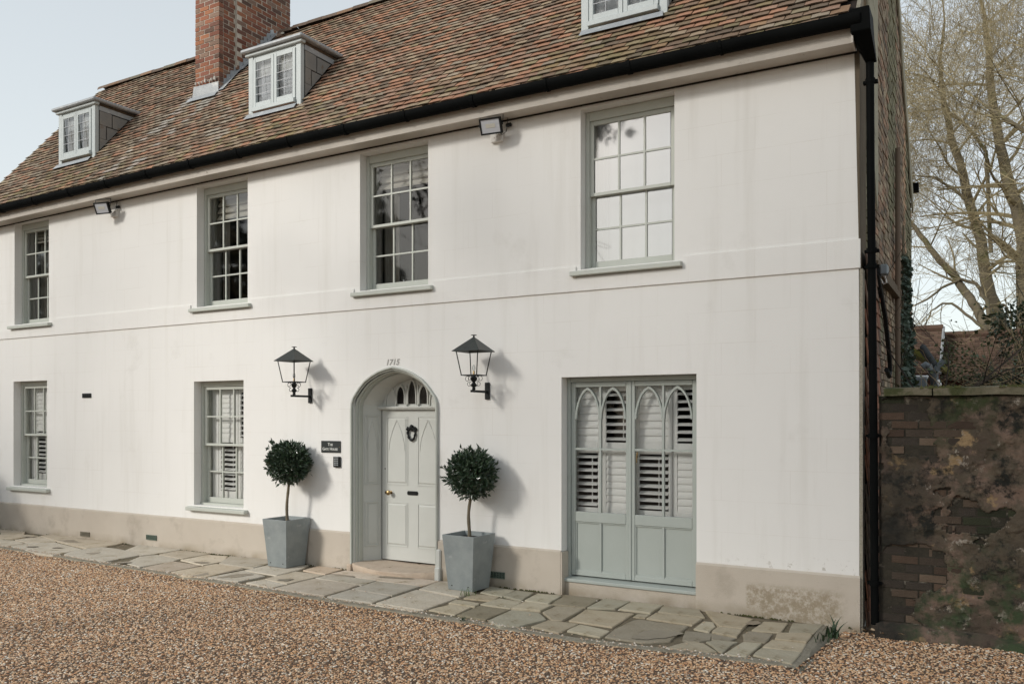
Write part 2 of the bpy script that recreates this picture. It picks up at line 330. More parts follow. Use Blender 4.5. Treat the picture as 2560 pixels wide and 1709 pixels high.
# ------------------------------------------------------------------ flagstones
SLABS = [[(-3.82,-0.41),(-3.9,-0.08),(-3.54,-0.12),(-3.5,-0.48)],[(-3.86,-0.51),(-3.53,-0.48),(-3.48,-0.72),(-3.82,-0.74)],[(-3.51,-0.9),(-3.49,-0.55),(-3.19,-0.6),(-3.14,-0.92)],[(-3.5,-0.46),(-3.52,-0.14),(-3.3,-0.14),(-3.22,-0.55)],[(-3.2,-0.53),(-3.24,-0.16),(-2.97,-0.11),(-2.9,-0.57)],[(-3.13,-0.92),(-3.16,-0.6),(-2.84,-0.58),(-2.83,-0.87)],[(-2.87,-0.55),(-2.95,-0.07),(-2.54,-0.06),(-2.5,-0.52)],[(-2.49,-0.52),(-2.51,-0.03),(-2.22,-0.02),(-2.22,-0.42)],[(-2.19,-0.41),(-2.2,-0.02),(-1.86,-0.03),(-1.85,-0.42)],[(-2.79,-0.9),(-2.79,-0.62),(-2.5,-0.54),(-2.46,-1.12),(-2.56,-1.15)],[(-3.44,-1.44),(-3.47,-0.99),(-3.11,-0.98),(-3.1,-1.46)],[(-3.07,-1.47),(-3.09,-0.99),(-2.8,-0.95),(-2.61,-1.16),(-2.71,-1.5),(-2.86,-1.61)],[(-2.61,-1.46),(-2.59,-1.17),(-2.28,-1.16),(-2.29,-1.54)],[(-2.41,-1.09),(-2.47,-0.59),(-1.99,-0.51),(-1.96,-1.11)],[(-2.26,-1.44),(-2.26,-1.17),(-1.92,-1.25),(-1.91,-1.49)],[(-1.95,-0.63),(-1.95,-0.5),(-1.84,-0.46),(-1.82,-0.63)],[(-1.88,-1.46),(-1.91,-1.16),(-1.89,-0.78),(-1.85,-0.71),(-1.67,-0.73),(-1.37,-0.74),(-1.34,-1.32),(-1.53,-1.48)],[(-1.81,-0.64),(-1.81,-0.37),(-1.34,-0.38),(-1.35,-0.68)],[(-1.81,-0.33),(-1.85,-0.05),(-1.49,-0.01),(-1.34,-0.32)],[(-1.42,-0.04),(-0.91,-0.18),(-0.91,-0.59),(-1.12,-0.6),(-1.22,-0.44)],[(-1.3,-0.8),(-1.3,-0.48),(-1.21,-0.47),(-1.15,-0.62),(-1.14,-0.84)],[(-1.12,-0.83),(-1.13,-0.62),(-0.91,-0.6),(-0.88,-0.9)],[(-1.26,-1.23),(-1.34,-0.91),(-1.1,-0.87),(-1.06,-1.08),(-1.12,-1.2)],[(-1.1,-0.89),(-0.88,-0.94),(-0.89,-1.08),(-1.05,-1.08)],[(-0.83,-0.58),(-0.81,-0.2),(-0.6,-0.15),(-0.58,-0.54)],[(-0.52,-0.51),(-0.56,-0.13),(-0.3,-0.02),(-0.32,-0.42)],[(-0.86,-0.77),(-0.84,-0.62),(-0.63,-0.62),(-0.62,-0.94),(-0.8,-0.97)],[(-0.58,-0.79),(-0.6,-0.57),(-0.32,-0.44),(-0.32,-0.77)],[(-1.07,-1.17),(-1.01,-1.09),(-0.82,-1.04),(-0.85,-1.12),(-0.85,-1.45)],[(-0.83,-1.49),(-0.79,-1.04),(-0.64,-1.0),(-0.65,-1.46)],[(-0.61,-1.1),(-0.6,-0.82),(-0.31,-0.81),(-0.3,-1.09)],[(-0.62,-1.38),(-0.61,-1.13),(-0.3,-1.1),(-0.3,-1.48)],[(-1.31,-1.54),(-1.22,-1.25),(-1.08,-1.22),(-0.9,-1.42),(-0.96,-1.48)],[(-6.47,-0.38),(-6.51,-0.06),(-6.09,-0.06),(-6.04,-0.44)],[(-6.0,-0.38),(-6.0,-0.12),(-4.58,-0.1),(-4.57,-0.47),(-5.18,-0.44)],[(-5.95,-0.7),(-5.97,-0.43),(-5.22,-0.46),(-5.19,-0.77)],[(-5.15,-0.99),(-5.2,-0.48),(-4.58,-0.48),(-4.54,-1.04)],[(-5.12,-1.42),(-5.15,-1.02),(-4.56,-1.04),(-4.5,-1.42)],[(-4.48,-1.39),(-4.52,-0.63),(-3.88,-0.78),(-3.86,-1.41)],[(-4.51,-0.6),(-4.56,-0.12),(-4.24,-0.01),(-3.83,-0.5),(-3.9,-0.72)],[(-3.82,-1.03),(-3.84,-0.85),(-3.53,-0.88),(-3.49,-1.04)],[(-3.83,-1.37),(-3.78,-1.05),(-3.52,-1.06),(-3.48,-1.42)],[(-9.79,-0.54),(-10.15,-0.01),(-9.19,-0.04),(-9.16,-0.49),(-9.24,-0.66)],[(-9.11,-0.46),(-9.17,-0.05),(-8.54,-0.01),(-8.52,-0.53)],[(-8.92,-1.13),(-9.18,-0.71),(-9.11,-0.48),(-8.54,-0.55),(-8.46,-0.74),(-8.47,-1.23)],[(-8.38,-1.25),(-8.46,-0.74),(-7.85,-0.77),(-7.83,-1.28)],[(-8.45,-0.62),(-8.48,-0.14),(-8.15,-0.08),(-7.87,-0.4),(-7.87,-0.74)],[(-7.76,-0.57),(-8.1,-0.09),(-7.5,-0.01),(-7.2,-0.2),(-7.11,-0.59)],[(-7.78,-1.29),(-7.77,-0.61),(-7.22,-0.66),(-7.13,-1.33),(-7.45,-1.39)],[(-7.1,-1.32),(-7.1,-0.76),(-6.58,-0.89),(-6.58,-1.32)],[(-7.11,-0.73),(-7.15,-0.25),(-6.67,-0.05),(-6.55,-0.31),(-6.49,-0.8)],[(-6.46,-1.31),(-6.43,-1.05),(-5.99,-1.15),(-5.98,-1.37)],[(-6.45,-1.03),(-6.49,-0.48),(-6.02,-0.47),(-6.01,-1.11)],[(-5.92,-1.39),(-5.94,-0.74),(-5.23,-0.77),(-5.18,-1.02),(-5.17,-1.41)],[(-12.47,-0.79),(-12.25,-0.71),(-11.78,-0.81),(-11.7,-1.08),(-11.88,-1.11)],[(-11.76,-1.04),(-11.81,-0.74),(-11.51,-0.49),(-10.51,-0.7),(-10.33,-1.24),(-10.66,-1.25)],[(-12.31,-0.65),(-12.36,-0.2),(-11.92,-0.21),(-11.53,-0.46),(-11.85,-0.73)],[(-12.36,-0.2),(-12.39,-0.02),(-11.08,-0.01),(-10.51,-0.01),(-10.44,-0.2),(-10.39,-0.44),(-10.48,-0.65),(-11.5,-0.44)],[(-10.26,-1.13),(-10.47,-0.83),(-10.39,-0.44),(-9.95,-0.45),(-9.27,-0.59),(-9.21,-1.21),(-9.82,-1.21)],[(-13.15,-0.41),(-13.13,-0.26),(-12.44,-0.2),(-12.4,-0.57),(-12.62,-0.7)],[(-13.9,-0.01),(-13.8,-0.01),(-13.12,-0.01),(-12.85,-0.19),(-13.15,-0.39)]]
pav = MB()
pl = [(x, edge_y(x)) for x in np.linspace(-17, -.29, 60)]
poly = pl + [(-.27, .0), (-17, .0)]
pv = [(x, y, -.10) for x, y in poly] + [(x, y, -.012) for x, y in poly]; n_ = len(poly)
pav.add(pv, [tuple(range(n_, 2*n_))] + [(i, (i+1) % n_, n_+(i+1) % n_, n_+i) for i in range(n_)])
paving = pav.obj('pavement', M_bed, kind='structure')
# cement haunch along the gravel
hb = MB(); X_ = np.linspace(-14.5, -.245, 120)
for a, b in zip(X_, X_[1:]):
    w0, w1 = [.07 + .03 * noise.noise(Vector((q*2, 0, 0))) for q in (a, b)]
    e0, e1 = edge_y(a), edge_y(b); o0, o1 = [.012*noise.noise(Vector((q*3, 5, 0))) for q in (a, b)]
    hb.add([(a, e0-.015+o0, -.06), (b, e1-.015+o1, -.06), (b, e1-.005+o1, -.012), (a, e0-.005+o0, -.012), (b, e1+w1, -.004), (a, e0+w0, -.004)], [(0,1,2,3), (3,2,4,5)])
for a, b in zip(np.linspace(-1.54,-.03,16), np.linspace(-1.54,-.03,16)[1:]):
    o0, o1 = [.02*noise.noise(Vector((q*3, 9, 0))) for q in (a, b)]
    hb.add([(-.17+o0*1.6, a, -.07), (-.17+o1*1.6, b, -.07), (-.245+o1*1.5, b, -.018), (-.245+o0*1.5, a, -.018), (-.31, b, -.005), (-.31, a, -.005)], [(0,1,2,3), (3,2,4,5)])
hb.obj('cement_edging', M_cement, paving)
extra = []
x = -13.2
rows = [(-1.12,-.72),(-.70,-.42)]
for (ya, yb) in rows:
    x = -12.5 if ya < -.9 else -13.2
    while x > -16.6:
        w = random.uniform(.45, .8); extra.append([(x, ya), (x, yb), (x-w+.03, yb), (x-w+.03, ya)]); x -= w
x = -13.95
while x > -16.6:
    w = random.uniform(.5, .9); extra.append([(x, -.40), (x, -.01), (x-w+.03, -.01), (x-w+.03, -.40)]); x -= w
extra += [[(-4.48,-1.44),(-3.86,-1.44),(-3.87,-1.50),(-4.47,-1.48)]]
rs = random.Random(5)
SL_T = {10:(.25,.22,.155), 6:(.29,.255,.185), 16:(.31,.275,.21), 22:(.29,.26,.20), 23:(.29,.26,.20), 45:(.46,.39,.31), 33:(.60,.49,.38), 34:(.66,.57,.47), 53:(.50,.44,.36), 26:(.31,.275,.21), 9:(.37,.325,.245)}
for k, poly in enumerate(SLABS + extra):
    cx = sum(p[0] for p in poly)/len(poly); cy = sum(p[1] for p in poly)/len(poly)
    P = []
    n = len(poly)
    area = sum(poly[i][0]*poly[(i+1) % n][1] - poly[(i+1) % n][0]*poly[i][1] for i in range(n))
    q = poly if area > 0 else poly[::-1]
    for i in range(n):                              # inset a little and roughen the edges
        a = Vector((*q[i], 0)); b = Vector((*q[(i+1) % n], 0)); m = 3
        for j in range(m):
            p = a.lerp(b, j/m); d = Vector((cx - p.x, cy - p.y, 0)); d.normalize()
            p += d * (-.008 + .012*rs.random())
            P.append((p.x - cx, p.y - cy))
    h = rs.uniform(.000, .011); tx, ty = rs.uniform(-.004,.004), rs.uniform(-.004,.004)
    vs_ = [(a, b, -.03) for a, b in P] + [(a, b, h + a*tx + b*ty) for a, b in P]; nn = len(P)
    m_ = MB(); m_.add(vs_, [tuple(range(nn, 2*nn))] + [(i, (i+1) % nn, nn+(i+1) % nn, nn+i) for i in range(nn)])
    base = SL_T.get(k)
    if base is None:
        v = rs.uniform(.84, 1.12); w = rs.uniform(-.02, .02)
        base = (.55*v+w, .49*v, .395*v-w) if cx < -4 else (.43*v+w, .385*v, .29*v-w*.5)
    o = m_.obj('paving_slab', M_slab, paving, loc=(cx, cy, 0), bevel=.009, seg=2)
    o.color = (*base, 1)
for (x0, y0, x1, y1, hh) in [(-8.12,-.66,-7.93,-.60,.045),(-7.30,-1.28,-7.20,-.70,.10),(-6.95,-1.22,-6.80,-.90,.09),(-6.24,-1.0,-6.11,-.93,.06),(-5.36,-.27,-4.9,-.17,.045),(-5.93,-.43,-5.6,-.41,.04),
                             (-1.62,-1.36,-1.40,-1.02,.12),(-.93,-.42,-.86,-.28,.07),(-11.6,-.36,-10.95,-.26,.10),(-11.38,-.98,-11.25,-.91,.05),(-10.95,-.86,-10.83,-.79,.04),(-12.5,-.40,-12.3,-.34,.04),(-10.03,-.93,-9.9,-.82,.07),(-8.96,-1.17,-8.84,-1.10,.06)]:
    c = Vector(((x0+x1)/2, (y0+y1)/2, .0095)); d = Vector((x1-x0, y1-y0, 0)); L = d.length/2 + .02; d.normalize(); e = Vector((-d.y, d.x, 0)); ph = rs.random()*9
    pts = []
    for j in range(44):
        a = 2*math.pi*j/44; rr = 1 +   .38*noise.fractal(Vector((math.cos(a)*1.5+ph, math.sin(a)*1.5, ph)), 1, 2, 4)
        p = c + d*L*math.cos(a)*rr + e*hh*math.sin(a)*rr; pts.append((p.x, p.y, .0098))
    MB().add(pts, [tuple(range(44))]).obj('puddle', M_puddle, paving)

# ------------------------------------------------------------------ THE HOUSE
house = thing('house', 'long cream rendered two-storey house with clay tile roof, dormers and sage windows', 'house')
def bow(x): return .045 * (1 - ((x + 6.2)/7.0)**2) if x > -15 else -.02
ZT = 5.30
ARC = [(1,0),(.99,.15),(.95,.28),(.89,.38),(.8,.52),(.67,.68),(.5,.81),(.34,.90),(.17,.96),(0,1)]
def arch(cx, hw, spring, rise):      # left foot to right foot, through the point
    L = [(cx - u*hw, spring + h*rise) for u, h in ARC]; return L + [(2*cx - x, z) for x, z in L[-2::-1]]
OPEN = dict(w1=(-13.46,-12.47,3.505,5.235), w2=(-8.88,-7.85,3.505,5.235), w3=(-5.86,-4.81,3.51,5.235), w4=(-2.80,-1.75,3.51,5.235),
            g1=(-13.49,-12.52,.765,2.54), g2=(-8.94,-7.93,.665,2.44), bw=(-3.03,-1.52,-.05,2.355), dr=(-5.955,-4.695,-.05,2.50))
DCX = -5.325; DHW = .630
xs = sorted({-14.6, 0.0} | {v for o in OPEN.values() for v in o[:2]}); zs = sorted({-.1, ZT} | {v for o in OPEN.values() for v in o[2:]})
w = MB()
def inopen(x, z): return any(a < x < b and c < z < d for a, b, c, d in OPEN.values())
for xa, xb in zip(xs, xs[1:]):
    for za, zb in zip(zs, zs[1:]):
        if inopen((xa+xb)/2, (za+zb)/2): continue
        w.add([(xa,0,za),(xb,0,za),(xb,0,zb),(xa,0,zb)], [(0,1,2,3)]); w.add([(xa,.45,za),(xb,.45,za),(xb,.45,zb),(xa,.45,zb)], [(3,2,1,0)])
for k, (a, b, c, d) in OPEN.items():
    dep = .46 if k == 'dr' else .45
    w.add([(a,0,c),(a,dep,c),(a,dep,d),(a,0,d)], [(0,1,2,3)]); w.add([(b,0,c),(b,dep,c),(b,dep,d),(b,0,d)], [(3,2,1,0)])
    w.add([(a,0,d),(a,dep,d),(b,dep,d),(b,0,d)], [(0,1,2,3)])
    if c > 0: w.add([(a,0,c),(a,dep,c),(b,dep,c),(b,0,c)], [(3,2,1,0)])
A = arch(DCX, DHW, 2.03, .470); x0, x1, _, zt = OPEN['dr']
mid = len(A)//2
w.add([(x0,0,2.03)] + [(x,0,z) for x, z in A[:mid+1]] + [(x0,0,zt)], [tuple(range(mid+3))[::-1]])
w.add([(x1,0,2.03)] + [(x,0,z) for x, z in A[mid:][::-1]] + [(x1,0,zt)], [tuple(range(len(A)-mid+2))])
w.v = [(x - (.042*max(0, min(1, (z-3.3)/1.95)) if x == 0 else 0), y, z) for x, y, z in w.v]
w.add([(0,0,-.1),(0,.45,-.1),(0,.45,3.3),(0,0,3.3)], [(0,1,2,3)]); w.add([(0,0,3.3),(0,.45,3.3),(-.042,.45,5.3),(-.042,0,5.3)], [(0,1,2,3)])
wall = w.obj('front_wall', M_wall, house)
# string band between the floors
sb = MB(); sx = [(-14.6,-13.62),(-13.62,-12.3),(-12.3,-9.0),(-9.0,-7.8),(-7.8,-5.95),(-5.95,-4.75),(-4.75,-2.85),(-2.85,-1.66),(-1.66,.012)]
for a, b in sx:
    top = 3.425 if (b-a) < 1.5 and a not in (-4.75,) and b < 0 else 3.545
    sb.add([(a,-.018,3.278),(b,-.018,3.278),(b,-.018,top-.004),(a,-.018,top-.004),(a,0.0,3.274),(b,0,3.274),(b,0,top),(a,0,top)], [(0,1,2,3),(4,5,1,0),(3,2,6,7),(0,3,7,4),(1,5,6,2)])
sb.obj('string_band', M_wall, house)
# plinth
for a, b in [(-14.6,-5.995),(-4.655,-3.03),(-1.52,.01)]:
    p = MB(); p.add([(a,-.026,-.1),(b,-.026,-.1),(b,-.026,.452),(a,-.026,.452),(a,.0,.47),(b,0,.47),(a,0,-.1),(b,0,-.1)], [(0,1,2,3),(3,2,5,4),(0,3,4,6),(1,7,5,2)])
    if b > -3.5 and b < -2: p.add([(b,-.026,-.1),(b,.17,-.1),(b,.17,.452),(b,-.026,.452)], [(0,1,2,3)]); 
    p.obj('plinth', M_plinth, house)
p = MB(); p.box(-3.0275,-1.5225,.055,.3,-.1,.128); p.obj('window_plinth', M_plinth, house)
p = MB(); p.box(-3.0285,-3.012,-.024,.16,-.1,.45); p.obj('plinth', M_plinth, house)

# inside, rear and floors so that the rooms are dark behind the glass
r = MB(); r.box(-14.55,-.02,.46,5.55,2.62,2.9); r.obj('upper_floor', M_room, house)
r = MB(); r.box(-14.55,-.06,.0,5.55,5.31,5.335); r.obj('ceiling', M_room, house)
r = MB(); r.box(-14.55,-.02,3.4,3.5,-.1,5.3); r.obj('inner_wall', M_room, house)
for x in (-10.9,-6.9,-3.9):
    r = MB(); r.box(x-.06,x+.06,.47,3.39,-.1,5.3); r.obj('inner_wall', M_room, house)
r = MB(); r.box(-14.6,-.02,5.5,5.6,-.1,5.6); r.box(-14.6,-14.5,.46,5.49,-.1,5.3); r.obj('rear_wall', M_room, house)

# eaves: soffit, fascia
def seg_strip(y0, y1, z0, z1, m, name, xa=-14.7, xb=-.02, n=15):
    q = MB(); X = np.linspace(xa, xb, n)
    for a, b in zip(X, X[1:]):
        za, zb = bow(a), bow(b)
        q.add([(a,y0,z0+za),(b,y0,z0+zb),(b,y1,z0+zb),(a,y1,z0+za),(a,y0,z1+za),(b,y0,z1+zb),(b,y1,z1+zb),(a,y1,z1+za)], [(0,3,2,1),(4,5,6,7),(0,1,5,4),(2,3,7,6)] + ([(3,0,4,7)] if a == X[0] else []) + ([(1,2,6,5)] if b == X[-1] else []))
    return q.obj(name, m, house)
seg_strip(-.205, -.003, 5.243, 5.262, M_soffit, 'soffit')
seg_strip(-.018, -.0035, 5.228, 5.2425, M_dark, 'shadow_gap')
seg_strip(-.235, -.209, 5.236, 5.375, M_soffit, 'fascia')
q = MB(); q.box(-.03,-.012,-.30,-.10,5.22,5.40); q.obj('fascia_end', M_soffit, house)

# gutter
gt = MB(); X = np.linspace(-14.8, .05, 40); prof = [(math.cos(a)*.063, math.sin(a)*.075) for a in np.linspace(math.pi, 2*math.pi, 9)]
prof = [(-.063,.03)] + prof + [(.063,.03)]
prof2 = [(y*.90, z*.92+.004) for y, z in prof[::-1]]
pr = prof + prof2; n = len(pr)
for i, xx in enumerate(X):
    for y, z in pr: gt.v.append((xx, -.305+y, 5.418+z+bow(xx)*1.0))
    if i:
        for j in range(n): gt.f.append(((i-1)*n+j, (i-1)*n+(j+1) % n, i*n+(j+1) % n, i*n+j))
gt.f.append(tuple(range((len(X)-1)*n, len(X)*n)))
gutter = gt.obj('gutter', M_black, house, smooth=True)
for k, xx in enumerate(np.arange(-14.2, -.3, .93)):
    u = MB(); wd = .045 if k % 2 else .022
    P = [(y*1.14, z*1.12) for y, z in prof]; m = len(P)
    for i, dx in enumerate((-wd/2, wd/2)):
        for y, z in P: u.v.append((xx+dx, -.305+y, 5.418+z+bow(xx)))
        for y, z in prof: u.v.append((xx+dx, -.305+y*1.01, 5.418+z*1.01+bow(xx)))
    u.f += [(j, j+1, 2*m+j+1, 2*m+j) for j in range(m-1)] + [(j, m+j, m+j+1, j+1) for j in range(m-1)] + [(2*m+j, 2*m+j+1, 3*m+j+1, 3*m+j) for j in range(m-1)]
    u.obj('gutter_bracket', M_black, gutter)
db = MB(); rr = random.Random(3)          # black silt and moss lying in the gutter
X = np.linspace(-14.6, 0, 420)
for i, xx in enumerate(X):
    h = .012 + .03*max(0, noise.noise(Vector((xx*2.2, 1, 0)))) + .018*rr.random()
    for y in (-.35,-.31,-.27,-.245): db.v.append((xx, y, 5.435 + bow(xx) + h*(1 if y in (-.31,-.27) else .4) + .01*rr.random()))
    if i:
        for j in range(3): db.f.append(((i-1)*4+j, (i-1)*4+j+1, i*4+j+1, i*4+j))
M_silt = mat('gutter_silt_and_moss', (.018,.016,.012), (.05,.055,.02), rough=1, scale=9, bump=1)
db.obj('gutter_silt', M_silt, gutter)
# hopper and downpipe at the corner
hp = MB(); hp.add([(-.035,-.345,5.50),(.125,-.345,5.50),(.125,-.06,5.50),(-.035,-.06,5.50),(-.03,-.33,5.30),(.135,-.33,5.30),(.135,-.04,5.30),(-.03,-.04,5.30),(.06,-.08,5.12),(.15,-.08,5.12),(.15,.0,5.12),(.06,.0,5.12)],
    [(0,4,5,1),(1,5,6,2),(2,6,7,3),(3,7,4,0),(4,8,9,5),(5,9,10,6),(6,10,11,7),(7,11,8,4),(0,1,2,3),(8,11,10,9)])
hp.obj('hopper_head', M_black, house, bevel=.006)
dpp = MB(); PX = [(.095,-.035,5.14),(.100,-.03,4.2),(.112,-.025,3.0),(.125,-.02,1.6),(.135,-.02,.05)]
dpp.tube(PX, .035, 14); pipe = dpp.obj('downpipe', M_black, house, smooth=True)
for z in (4.95, 3.42, 3.28, 1.75, .42):
    t = min(1, (5.14-z)/5.1); x = .095 + .04*t
    c = MB(); c.tube([(x,-.028,z-.022),(x,-.028,z+.022)], .043, 14); c.box(x-.062, x+.062, -.024, .03, z-.012, z+.012); c.obj('pipe_collar', M_black, pipe)

# ------------------------------------------------------------------ roof
PIT = R(50); CP, SP = math.cos(PIT), math.sin(PIT); RY, RZ = -.29, 5.392
SR = 4.08
def rp(x, s, h=0.0):
    u = .018*noise.noise(Vector((x*.8, s*.9, 2)))
    return (x, RY + s*CP - (h+u)*SP, RZ + s*SP + (h+u)*CP + bow(x)*(1 - s/4.4))
rd = MB(); Xs = np.linspace(-14.6, -.012, 16)
for a, b in zip(Xs, Xs[1:]):
    rd.add([rp(a,.02,-.045), rp(b,.02,-.045), rp(b,SR,-.045), rp(a,SR,-.045)], [(0,1,2,3)])
ry, rz = rp(0, SR)[1:]
rd.add([(-14.6, ry, rz-.03), (0, ry, rz-.03), (0, 5.66, 5.32), (-14.6, 5.66, 5.32)], [(0,1,2,3)])
M_deck = mat('roof_felt', (.03,.022,.018), rough=1)
roof = rd.obj('roof', M_deck, house)
M_tedge = mat('tile_butt_grime_shade', (.30,.29,.27), (.16,.155,.14), rough=1, scale=11, bump=.7, tint=True)  # darker butts: grime plus the shade of the course gaps, put into the colour
DORM = [(-12.91,-11.90),(-8.31,-7.29),(-3.00,-1.98)]
CHX = (-10.39,-9.80)
def tile_tint(x, s, rr):
    a = noise.noise(Vector((x*.55, s*.9, 0))); b = noise.noise(Vector((x*1.8, s*2.4, 7))); c = rr.random()
    brown = (.215,.145,.100); orange = (.42,.205,.125); buff = (.37,.285,.195); dark = (.13,.10,.075); pink = (.35,.21,.15); grey = (.30,.255,.195)
    if x > -2.6: wts = [(.46,brown),(.22,dark),(.14,orange),(.10,grey),(.08,pink)] if not (s < 2.4 and x < -.9 and a > .05) else [(.3,brown),(.1,dark),(.36,orange),(.12,buff),(.12,pink)]
    elif x > -9: wts = [(.22,brown),(.06,dark),(.25+.2*max(0,a),orange),(.22,buff),(.15,pink),(.1,grey)]
    else: wts = [(.30,brown),(.10,dark),(.10+.15*max(0,a),orange),(.18,buff),(.17,pink),(.15,grey)]
    t = sum(q[0] for q in wts); c *= t
    for q, colr in wts:
        c -= q
        if c <= 0: break
    colr = tuple(.71*k + .29*g_ for k, g_ in zip(colr, (.27,.18,.11)))
    v = 1.08 * rr.uniform(.88, 1.10) * (1 + .22*b); colr = tuple(k*v for k in colr)
    moss = max(0, min(1, (1.0 - s)/1.0)) * .55 + .5*b - .12
    for d0, d1 in DORM:
        if d0-.35 < x < d1+.7 and s < 1.35: moss += .34
    if rr.random() < moss: 
        mc = (.27,.225,.105) if rr.random() < .6 else (.145,.13,.07); k = rr.uniform(.3,.75); colr = tuple(colr[i]*(1-k) + mc[i]*k for i in range(3))
    if -11.05 < x < -9.35 and s < 2.42:                # lime washed down from the chimney
        dd = min(abs(x + 10.42 + (2.4-s)*.20), abs(x + 9.86 + (2.4-s)*.20)); 
        if dd < .11 + .06*(s > 1.9) and rr.random() < .3 + .55*(s/2.5): colr = tuple(.35*k + .65*g_ for k, g_ in zip(colr, (.50,.47,.42)))
    if -9.05 < x < -8.45 and .55 < s < 1.7 and rr.random() < .45: colr = tuple(.5*k + .5*g_ for k, g_ in zip(colr, (.42,.38,.32)))
    return colr
tm = MB(); tm.add([(-.0795,-.03,.002),(.0795,-.03,.002),(.0795,.155,-.008),(-.0795,.155,-.008),(-.0795,-.03,.0125),(0,-.03,.0155),(.0795,-.03,.0125),(.079,.155,.002),(0,.155,.004),(-.079,.155,.002)],
    [(0,1,6,5,4),(4,5,8,9),(5,6,7,8),(1,2,7,6),(3,0,4,9),(0,3,2,1)])
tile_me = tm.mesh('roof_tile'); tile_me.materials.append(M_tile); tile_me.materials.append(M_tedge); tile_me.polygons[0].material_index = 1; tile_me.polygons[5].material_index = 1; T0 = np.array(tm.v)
allt = []; rr = random.Random(11); row = 0; s = .03; G = .0985
while s < SR - .05:
    off = (row % 2)*.0825 + rr.uniform(-.02, .02)
    x = -14.60 + off
    while x < -.05:
        xc = x + .0825
        ok = not (CHX[0] < xc < CHX[1] and s > 2.30) and xc < -.07
        for d0, d1 in DORM:
            dz = 1.06      # dormer foot
            if d0+.03 < xc < d1-.03 and 1.10 < s < 2.34: ok = False
        if ok: allt.append((xc + rr.uniform(-.004,.004), s + rr.gauss(0,.005), rr.gauss(0,R(1.3)), rr.uniform(-.002,.006), tile_tint(xc, s, rr)))
        x += .165
    s += G; row += 1
camp = Vector(cam.location)
fw = Vector((-math.sin(R(29.846)), math.cos(R(29.846)), 0)); rt = Vector((fw.y, -fw.x, 0))
def onscreen(p, m=0.0):
    v = Vector(p) - camp; d = v.dot(fw)
    if d < .1: return False
    px = 1280 + 2100*v.dot(rt)/d; py = 1047 - 2100*v.z/d
    return -m < px < 2560+m and -m < py < 1709+m
def near300(lst, posf, k=300):
    sc = [((Vector(posf(t)) - camp).length if onscreen(posf(t)) else 1e6 + (Vector(posf(t)) - camp).length, i) for i, t in enumerate(lst)]
    sc.sort(); return {i for _, i in sc[:k]}
sel = near300(allt, lambda t: rp(t[0], t[1]))
rest = MB()
def tile_frame(t):
    x, s_, rot, dh, tint = t; P0 = Vector(rp(x, s_, dh)); 
    ex = Vector((1,0,.0)); es = Vector((0, CP, SP)); en = Vector((0,-SP,CP))
    slope_tilt = R(7.2)      # each tile rides on the one below
    es2 = es*math.cos(slope_tilt) - en*math.sin(slope_tilt); en2 = en*math.cos(slope_tilt) + es*math.sin(slope_tilt)
    a = ex*math.cos(rot) + es2*math.sin(rot); b = es2*math.cos(rot) - ex*math.sin(rot)
    return P0, a, b, en2
for i, t in enumerate(allt):
    P0, a, b, c = tile_frame(t)
    if i in sel:
        o = bpy.data.objects.new('roof_tile', tile_me); col.objects.link(o); o.parent = roof; o.color = (*t[4], 1)
        o.matrix_local = Matrix(((a.x,b.x,c.x,P0.x),(a.y,b.y,c.y,P0.y),(a.z,b.z,c.z,P0.z),(0,0,0,1)))
    else:
        M3 = np.array([a, b, c]); V = T0 @ M3 + np.array(P0)
        rest.add([tuple(v) for v in V], tm.f, t[4])
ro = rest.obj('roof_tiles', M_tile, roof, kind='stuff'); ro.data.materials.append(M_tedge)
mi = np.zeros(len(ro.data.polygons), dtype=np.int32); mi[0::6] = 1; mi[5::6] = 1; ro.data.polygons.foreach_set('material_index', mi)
# ridge tiles
for k, xx in enumerate(np.arange(-14.5, -.1, .33)):
    if CHX[0]-.2 < xx < CHX[1]+.1: continue
    q = MB(); n = 9
    for i, dx in enumerate((0, .325)):
        for rad in (.112, .095):
            for j in range(n):
                a = math.pi*j/(n-1); q.v.append((dx, math.cos(a)*rad, math.sin(a)*rad*.85))
    for j in range(n-1): q.f += [(j, j+1, 2*n+j+1, 2*n+j), (j, n+j, n+j+1, j+1), (2*n+j, 2*n+j+1, 3*n+j+1, 3*n+j)]
    v = random.uniform(.75, 1.1)
    o = q.obj('ridge_tile', M_tile, roof, loc=(xx, ry+.01, rz-.035+random.uniform(-.006,.006)), smooth=True); o.rotation_euler = (0, random.gauss(0, .01), random.gauss(0, .01))
    o.color = random.choice([(.26*v,.16*v,.10*v,1), (.22*v,.19*v,.14*v,1), (.17*v,.12*v,.09*v,1)])
# verge board / mortar at both ends
q = MB()
for xa, xb in ((-14.63,-14.58), (-.012,.022)):
    q.add([Vector(rp(xa,0,-.06)), Vector(rp(xb,0,-.06)), Vector(rp(xb,SR,-.06)), Vector(rp(xa,SR,-.06)), Vector(rp(xa,0,-.006)), Vector(rp(xb,0,-.006)), Vector(rp(xb,SR,-.006)), Vector(rp(xa,SR,-.006))], [(0,3,2,1),(4,5,6,7),(0,1,5,4),(1,2,6,5),(2,3,7,6),(3,0,4,7)])
q.obj('verge_mortar', M_cement, roof)

